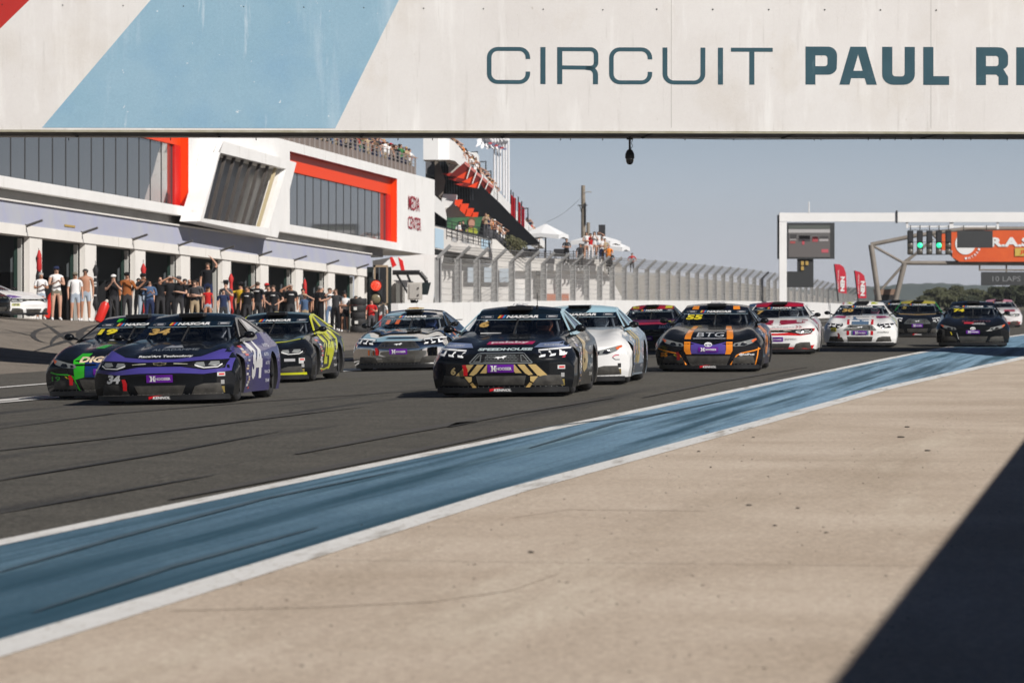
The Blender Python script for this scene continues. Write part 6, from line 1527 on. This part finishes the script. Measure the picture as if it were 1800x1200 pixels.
parasol(918, 1000, 393, 413, 455, 272, "largest white parasol with a pale valance above the terrace")
parasol(1002, 1092, 411, 424, 455, 276, "white parasol behind the group in white")
parasol(1040, 1108, 421, 435, 455, 280, "white parasol farthest out over the terrace corner")
# planting and chairs on the terrace
leafm = worn("leaf_green", (.035, .06, .02), (.08, .11, .035), 6, .7, 0); leafo = worn("leaf_olive", (.07, .075, .035), (.13, .12, .06), 4, .8, 0)
def leaves(m, c, r, n, size, rg_, mi=0):
    for _ in range(n):
        v = Vector((rg_.gauss(0, 1), rg_.gauss(0, 1), rg_.gauss(0, 1))).normalized()*(rg_.random()**.45); p = Vector(c)+Vector((v.x*r[0], v.y*r[1], v.z*r[2]))
        a = Vector((rg_.gauss(0, 1), rg_.gauss(0, 1), rg_.gauss(0, 1))).normalized(); b = a.orthogonal().normalized(); s_ = size*rg_.uniform(.5, 1.3)
        m.add([p-a*s_, p+b*s_*.6, p+a*s_, p-b*s_*.6], [(0, 1, 2, 3)], mi)
for i, (x, y, rx) in enumerate(((896, 432, .5), (906, 436, .6), (915, 440, .5))):
    t_ = thing("shrub", at(x, 452, 264), f"olive green shrub planted on the terrace, {ordn(i)} from the crowd", "shrub", "shrubs on the terrace"); rg_ = random.Random(i)
    m = MB(); leaves(m, at(x, y, 264), (rx, .5, .75), 420, .10, rg_); m.build("foliage", leafo, t_); m = MB(); m.tube(at(x, 453, 264), at(x, y, 264), .04, n=6); m.build("stem", plain("stem_brown", (.08, .06, .04), .9), t_)
tr = thing("wall_railing", at(960, 450, 262), "thin dark railing above the long terrace wall", "railing")
m = MB()
for k in range(3): m.tube(at(905, 441+4*k, 262.3), at(1060, 443+4*k, 262.3), .018, n=5)
m.build("rail", rk, tr)
for k in range(16): m = MB(); m.tube(at(906+10.2*k, 440, 262.3), at(906+10.2*k, 456, 262.3), .025, n=5); m.build("post", rk, tr)
for i, x in enumerate((925, 938, 983)):
    t_ = thing("lounge_chair", at(x, 455, 263), f"dark low lounge chair on the terrace, {ordn(i)} from the shrubs", "chair", "lounge chairs on the terrace"); m = MB(); c = at(x, 449, 263.2)
    m.box(c, (.7, .6, .12)); m.build("seat", rk, t_); m = MB(); m.box(c+Vector((0, .28, .2)), (.7, .1, .45)); m.build("backrest", rk, t_)
    for sx_ in (-.3, .3): m = MB(); m.tube(c+Vector((sx_, 0, -.05)), c+Vector((sx_, 0, -.3)), .03, n=5); m.build("leg", rk, t_)
# utility pole with its wire
t_ = thing("utility_pole", at(1026, 415, 420), "weathered wooden utility pole with crossarm and lamp above the terrace", "pole"); wood = worn("pole_wood", (.20, .165, .13), (.30, .26, .21), 2, .9, 0)
m = MB(); m.tube(at(1026, 480, 420), at(1025, 326, 420), .28, .20, 10); m.build("pole", wood, t_, smooth=True)
m = MB(); m.box(at(1024, 361, 419.6), (1.0, .1, .1)); m.tube(at(1019, 361, 419.6), at(1023, 378, 419.6), .04, n=5); m.build("crossarm", rk, t_)
m = MB(); m.tube(at(1026, 338, 419.8), at(1036, 337, 419.8), .05, n=5); m.box(at(1037, 337.5, 419.8), (.35, .2, .14)); m.build("lamp", gal, t_)
m = MB(); m.tube(at(1029, 356, 419.7), at(1029, 396, 419.7), .07, n=6); m.build("conduit", rk, t_)
m = MB(); P = [at(lerp(960, 1020, k/10), lerp(391, 349, k/10)+5*math.sin(math.pi*k/10), 419) for k in range(11)]; m.path(P, .018, 4); m.build("wire", rk, t_)
t_ = thing("wooden_post", at(1034, 415, 410), "short wooden post beside the utility pole", "post"); m = MB(); m.tube(at(1034, 440, 410), at(1034, 391, 410), .2, .17, 8); m.build("shaft", wood, t_)
t_ = thing("speaker_box", at(1058, 412, 300), "black box speaker on a mast behind the group in white", "speaker"); m = MB(); pbox(m, 1052.5, 1064, 395, 415, 300, .5); m.build("cabinet", rk, t_); m = MB(); m.tube(at(1058, 415, 300.2), at(1058, 470, 300.2), .06, n=6); m.build("mast", rk, t_)
# red hatchback behind the fence
# ---------------------------------------------------------------- far white gantry with lights
DG = 250.0
gan = thing("start_gantry", at(1375, 520, DG), "white painted steel gantry spanning the track with a lamp panel below", "gantry"); gw = worn("gantry_white", (.80, .80, .80), (.86, .86, .86), .6, .6, 0)
m = MB(); pbox(m, 1370, 1577, 374, 389.5, DG, .6); m.build("beam", gw, gan)
m = MB(); pbox(m, 1577.6, 2300, 373, 390.5, DG-.02, .6); m.build("beam", gw, gan)
m = MB(); pbox(m, 1370, 1383, 390, 545, DG+.02, .5); m.build("column", gw, gan)
m = MB(); pbox(m, 1367, 1369.8, 378, 455, DG+.1, .5); pbox(m, 1576.4, 1578, 370, 392, DG-.1, .8); m.build("bracket", rk, gan)
m = MB(); m.tube(at(1422, 374, DG), at(1422, 355, DG), .035, n=6); m.build("antenna", gw, gan)
m = MB(); pbox(m, 1597, 1750, 397, 399.5, DG+.1, .08); pbox(m, 1593, 1596.5, 391, 401, DG+.08, .1); pbox(m, 1669, 1676, 391, 401, DG+.08, .1); pbox(m, 1752, 1756, 391, 403, DG+.08, .1); m.build("lamp_rail", gw, gan)
lp = thing("start_light_panel", at(1634, 448, DG), "black starting light panel of five columns with two green lamps lit", "light panel")
m = MB(); pbox(m, 1597, 1672, 404, 405, DG-.15, .04); pbox(m, 1597, 1672, 446.5, 448, DG-.15, .04); pbox(m, 1597, 1672, 425, 425.8, DG-.15, .04); m.build("frame", rk, lp)
grn = plain("green_lamp", (.04, 1.0, .42), .4, emit=1.0); off_ = plain("lamp_off", (.11, .10, .085), .3)
for i in range(5):
    xc = 1600.5+16.7*i; m = MB(); pbox(m, xc-5, xc+5, 405.5, 447, DG-.1, .25); hsng = m.build("lamp_column", plain("lamp_housing", (.012, .014, .015), .5), lp)
    for j, y in enumerate((412, 431, 442)):
        if j == 0:
            m = MB(); pbox(m, xc-3.6, xc+3.6, 407.5, 425, DG-.22, .12); m.build("hood", rk, hsng); continue
        lit = (i in (1, 3) and j == 1); m = MB(); m.lathe(at(xc, y, DG-.12), [(.05, -.04), (4.6*DG/F, 0), (4.6*DG/F, .02)], 16, axis=(0, 1, 0)); m.build("lamp", grn if lit else off_, hsng)
    m = MB(); m.tube(at(xc, 404, DG), at(xc, 396, DG), .03, n=5); m.build("hanger", rk, lp)
bp_ = thing("message_board", at(1714, 436, DG), "blank dark grey message board hanging beside the light panel", "board")
m = MB(); pbox(m, 1683, 1745, 405.5, 435.5, DG-.1, .25); m.build("screen", plain("board_slate", (.045, .047, .05), .5), bp_)
for x in (1694, 1734): m = MB(); m.tube(at(x, 405, DG), at(x, 396, DG), .03, n=5); m.build("hanger", rk, bp_)
# video screen on its mast
vs_ = thing("video_screen", at(1415, 520, 300), "large video screen on a dark mast showing the track, behind the gantry column", "screen")
m = MB(); pbox(m, 1384, 1467, 391.5, 455, 300, .6); m.build("case", plain("screen_case", (.045, .047, .05), .5), vs_)
m = MB(); pbox(m, 1386, 1459, 396, 452, 299.97, .02); sc_ = m.build("display", plain("display_grey", (.10, .09, .088), .5, emit=.35), vs_)
for x0, x1, y0, y1, c in ((1386, 1459, 396, 403, (.08, .09, .08)), (1386, 1459, 402, 409, (.35, .34, .34)), (1386, 1459, 409, 420, (.10, .095, .095)), (1388, 1400, 412, 422, (.3, .28, .28)), (1404, 1424, 414, 424, (.04, .035, .04)), (1428, 1438, 416, 425, (.3, .05, .06)), (1440, 1456, 415, 424, (.32, .3, .3)), (1444, 1456, 438, 444, (.4, .08, .1)), (1389, 1398, 424, 428, (.3, .06, .06)), (1410, 1414, 422, 430, (.4, .06, .08))):
    m = MB(); pbox(m, x0, x1, y0, y1, 299.95-.002*len(m.v), .01); m.build("picture_patch", plain("display_%d" % x0, c, .6, emit=.25), sc_)
m = MB(); pbox(m, 1402, 1430, 455, 478, 300.2, .5); pbox(m, 1383, 1430, 477, 505, 300.1, .9); m.build("mast", plain("mast_dark", (.03, .032, .035), .6), vs_)
m = MB()
for x, y in ((1408, 459), (1416, 459), (1408, 468)): pbox(m, x, x+5, y, y+7, 300.1, .08)
m.build("label_panel", plain("ochre", (.45, .3, .08), .6), vs_)
# brown truss bridge with the orange banner
DT = 330.0
trs = thing("truss_bridge", at(1560, 520, DT), "brown tubular truss bridge across the track carrying an orange banner", "bridge"); tb_ = worn("truss_brown", (.20, .175, .15), (.27, .24, .21), 1, .7, 0)
def tubes(nm, lst, r=.2):
    for a, b in lst: m = MB(); m.tube(at(*a, DT), at(*b, DT), r, n=8); m.build(nm, tb_, trs, smooth=True)
tubes("chord", [((1531, 430), (1610, 414)), ((1610, 414), (1700, 402)), ((1585, 462), (2000, 464)), ((1700, 402), (2000, 402))], .17)
tubes("leg", [((1531, 430), (1545, 528)), ((1590, 463), (1574, 528))], .22)
tubes("brace", [((1531, 430), (1590, 463)), ((1590, 463), (1550, 508)), ((1590, 463), (1640, 420)), ((1640, 412), (1686, 462)), ((1590, 460), (1610, 446)), ((1750, 405), (1775, 462)), ((1800, 405), (1775, 462))], .11)
pp(trs, "base_block", plain("block_black", (.02, .018, .018), .7), [(1541, 518), (1574, 518), (1574, 540), (1541, 540)], DT+1, 2)
pp(trs, "base_cap", worn("cap_rust", (.22, .14, .10), (.3, .2, .15), 2, .8, 0), [(1539, 508), (1580, 508), (1578, 518), (1541, 518)], DT+1, 2.2)
ban = thing("orange_banner", at(1740, 460, DT-1), "orange banner with white lettering and disc on the truss bridge", "banner")
m = MB(); m.poly([at(x, y, DT-.6) for x, y in [(1655, 411), (1665, 411), (1672, 408), (1740, 405), (2000, 404), (2000, 460), (1687, 460), (1674, 452), (1674, 440), (1655, 440)]], (0, .05, 0)); m.build("sheet", worn("banner_orange", (.66, .09, .015), (.74, .12, .02), 1, .6, 0), ban)
wt = plain("banner_white2", (.78, .78, .78), .6)
m = MB(); m.poly(ell3(1697, 428, 18, 19.5, DT-.64, 26)); m.build("disc", wt, ban)
m = MB(); f_ = lambda u, v: at(u, v, DT-.66); text_on(m, "R.A.S", f_, 1741, 1812, 434, 417, .05); 
for i, ch in enumerate("INTERIM"):
    a = R(88-13*i); cx, cy = 1697+26*math.cos(a), 428+26*math.sin(a)
    text_on(m, ch, lambda u, v: at(cx+(u*math.sin(a)+v*math.cos(a)), cy+(-u*math.cos(a)+v*math.sin(a)), DT-.66), -1.8, 1.8, 2, -2, .03)
m.build("lettering", wt, ban); pp(ban, "yellow_tag", plain("tag_yellow", (.60, .42, .08), .6), [(1784, 436), (1830, 436), (1830, 450), (1784, 450)], DT-.68, .02)
m = MB(); text_on(m, "JPR", lambda u, v: at(u, v, DT-.71), 1793, 1815, 447, 439, .02); m.build("tag_lettering", orl, ban)
lap = thing("lap_board", at(1770, 503, DT), "dark board reading 10 LAPS hanging below the truss bridge", "board")
m = MB(); pbox(m, 1725, 1840, 478, 501.5, DT-.3, .3); m.build("panel", plain("board_slate", (.045, .047, .05), .5), lap)
m = MB(); text_on(m, "10 LAPS", lambda u, v: at(u, v, DT-.33), 1744.5, 1794, 494.5, 485.5, 0); m.build("lettering", plain("letter_grey", (.24, .25, .26), .6), lap)
m = MB(); m.tube(at(1722, 474.5, DT), at(1900, 475, DT), .07, n=6); m.tube(at(1722, 465, DT), at(1722, 476, DT), .07, n=6); m.tube(at(1769, 465, DT), at(1769, 478, DT), .07, n=6); m.build("hanger", tb_, lap)
# feather flags
for i, (pts, txt) in enumerate(((([(1467, 464), (1476, 464.5), (1483, 469), (1487, 480), (1488.5, 516), (1474, 514)]), "NEN"), (([(1502.5, 475.5), (1512, 478), (1519, 484), (1522, 498), (1523, 524), (1509, 524)]), "NEN"))):
    t_ = thing("feather_flag", at(pts[-1][0], 525, 352), ["taller crimson feather flag with white writing behind the fence", "shorter crimson feather flag with white writing behind the fence"][i], "flag", "crimson feather flags")
    m = MB(); m.poly([at(x, y, 352) for x, y in pts], (0, .05, 0)); m.build("cloth", plain("feather_red", (.55, .015, .04), .6), t_)
    m = MB(); ox = 1481+35.5*i; oy = 512+8*i; text_on(m, "NEN", lambda u, v: at(ox-v*.5+u*.02, oy-u, 351.96), 0, 26, -7, 8, .06); m.build("lettering", wt, t_)
    m = MB(); text_on(m, "STAY COOL", lambda u, v: at(ox-7-v*.4, oy-u, 351.96), 4, 38, -2, 3, .02); m.build("small_lettering", wt, t_)
    m = MB(); m.tube(at(pts[0][0]-.5, pts[0][1], 352.1), at(pts[-1][0]-.5, 530, 352.1), .06, n=5); m.build("pole", rk, t_)
# ---------------------------------------------------------------- hills and trees
hillm = worn("wooded_hill", (.06, .085, .085), (.09, .11, .10), .02, .95, 0); rg_ = random.Random(5)
m = MB(); prof = [(900, 508), (1040, 505), (1180, 505), (1300, 505), (1440, 507), (1520, 503), (1560, 499), (1580, 498), (1605, 497), (1625, 494), (1640, 495), (1660, 497), (1690, 497), (1720, 500), (1800, 500), (1900, 497), (2100, 490), (2500, 486)]
nx = 220; ny = 8
def hill(u, v):
    px = lerp(900, 2500, u); yy = interp([(a, b) for a, b in prof], px)+1.3*math.sin(px*.09)+.8*math.sin(px*.23+1)+rg_.uniform(-.8, .8)
    d = 2200+350*v; top_ = CAMZ+(520-yy)/F*2200; z = -1+(top_+1)*math.sin(min(1, v*1.6)*math.pi/2)
    return Vector(((px-900)/F*2200*(1+v*.16), d, z if v < 1 else -3))
m.grid(hill, nx, ny); tag(m.build("hill", hillm, smooth=True), kind="structure")
def tree(px, yt, w_px, d, label, mat, seed, yb=None, n=1500, grp=None):
    rg_ = random.Random(seed); base = at(px, 520, d); base.z = gz(base.x, base.y)-.1; t_ = thing("tree", base, label, "tree", grp)
    H = CAMZ+(520-yt)/F*d; w_ = w_px*d/F/2; c = Vector((base.x, base.y, 0)); m = MB(); tm = MB()
    tm.tube(base, c+UP*H*.55, .28, .16, 8); nb = 11
    for i in range(nb):
        a = 2*math.pi*i/nb+rg_.uniform(-.3, .3); rr = w_*rg_.uniform(.25, .72); z = H*rg_.uniform(.45, .86)
        q = c+Vector((math.cos(a)*rr, math.sin(a)*rr, z)); tm.tube(c+UP*H*rg_.uniform(.25, .5), q, .09, .03, 5)
        leaves(m, q, (w_*.42, w_*.42, H*.16), n//nb, .34, rg_)
    leaves(m, c+UP*H*.84, (w_*.5, w_*.5, H*.16), n//6, .30, rg_); leaves(m, c+UP*H*.35, (w_*.85, w_*.85, H*.25), n//4, .34, rg_)
    m.build("crown", mat, t_); tm.build("trunk", plain("bark", (.06, .05, .04), .9), t_)
lg = [worn("foliage_olive", (.032, .038, .017), (.065, .068, .028), 1.1, .85, 0, k=(.3, .7)), worn("foliage_dark", (.012, .018, .008), (.035, .042, .018), 1.1, .85, 0)]
TG = "trees past the far end of the track"
for i, (px, yt, wp, d, k, lb) in enumerate(((1626, 522, 34, 520, 0, "low rounded olive tree at the gap beyond the truss bridge"), (1650, 506, 52, 540, 0, "broad olive tree above the green pillared car"), (1684, 503, 40, 560, 0, "olive tree directly below the orange banner"), (1712, 508, 50, 560, 0, "olive tree between the banner and the lap board"), (1742, 514, 40, 540, 0, "small olive tree in front of the dark wood"), (1760, 505, 44, 500, 1, "dark tree beneath the lap board"), (1786, 501, 46, 480, 1, "dark tree behind the far small white car"), (1806, 500, 46, 470, 1, "dark tree at the frame edge"), (1665, 520, 44, 480, 0, "bushy low tree at the foot of the broad olive tree"), (1708, 522, 48, 480, 1, "bushy dark undergrowth tree behind the all black car"), (1845, 494, 60, 480, 1, "dark tree past the frame edge"))):
    tree(px, yt, wp, d, lb, lg[k], 40+i, grp=TG)

# ---------------------------------------------------------------- summer haze between here and the hills
HZ = MB(); HZ.box((0, 1250, 24), (4000, 2760, 54)); hz = HZ.build("haze", None); hz.data.materials.clear()
hmt = bpy.data.materials.new("haze"); hmt.use_nodes = True; t = hmt.node_tree; t.nodes.remove(t.nodes["Principled BSDF"])
pv = nd(t, "ShaderNodeVolumePrincipled"); pv.inputs["Color"].default_value = (.90, .96, 1.0, 1); pv.inputs["Density"].default_value = .00014; pv.inputs["Anisotropy"].default_value = .2
t.links.new(pv.outputs[0], t.nodes["Material Output"].inputs["Volume"]); hz.data.materials.append(hmt); tag(hz, kind="stuff", label="pale summer haze over the far hills", cat="haze")
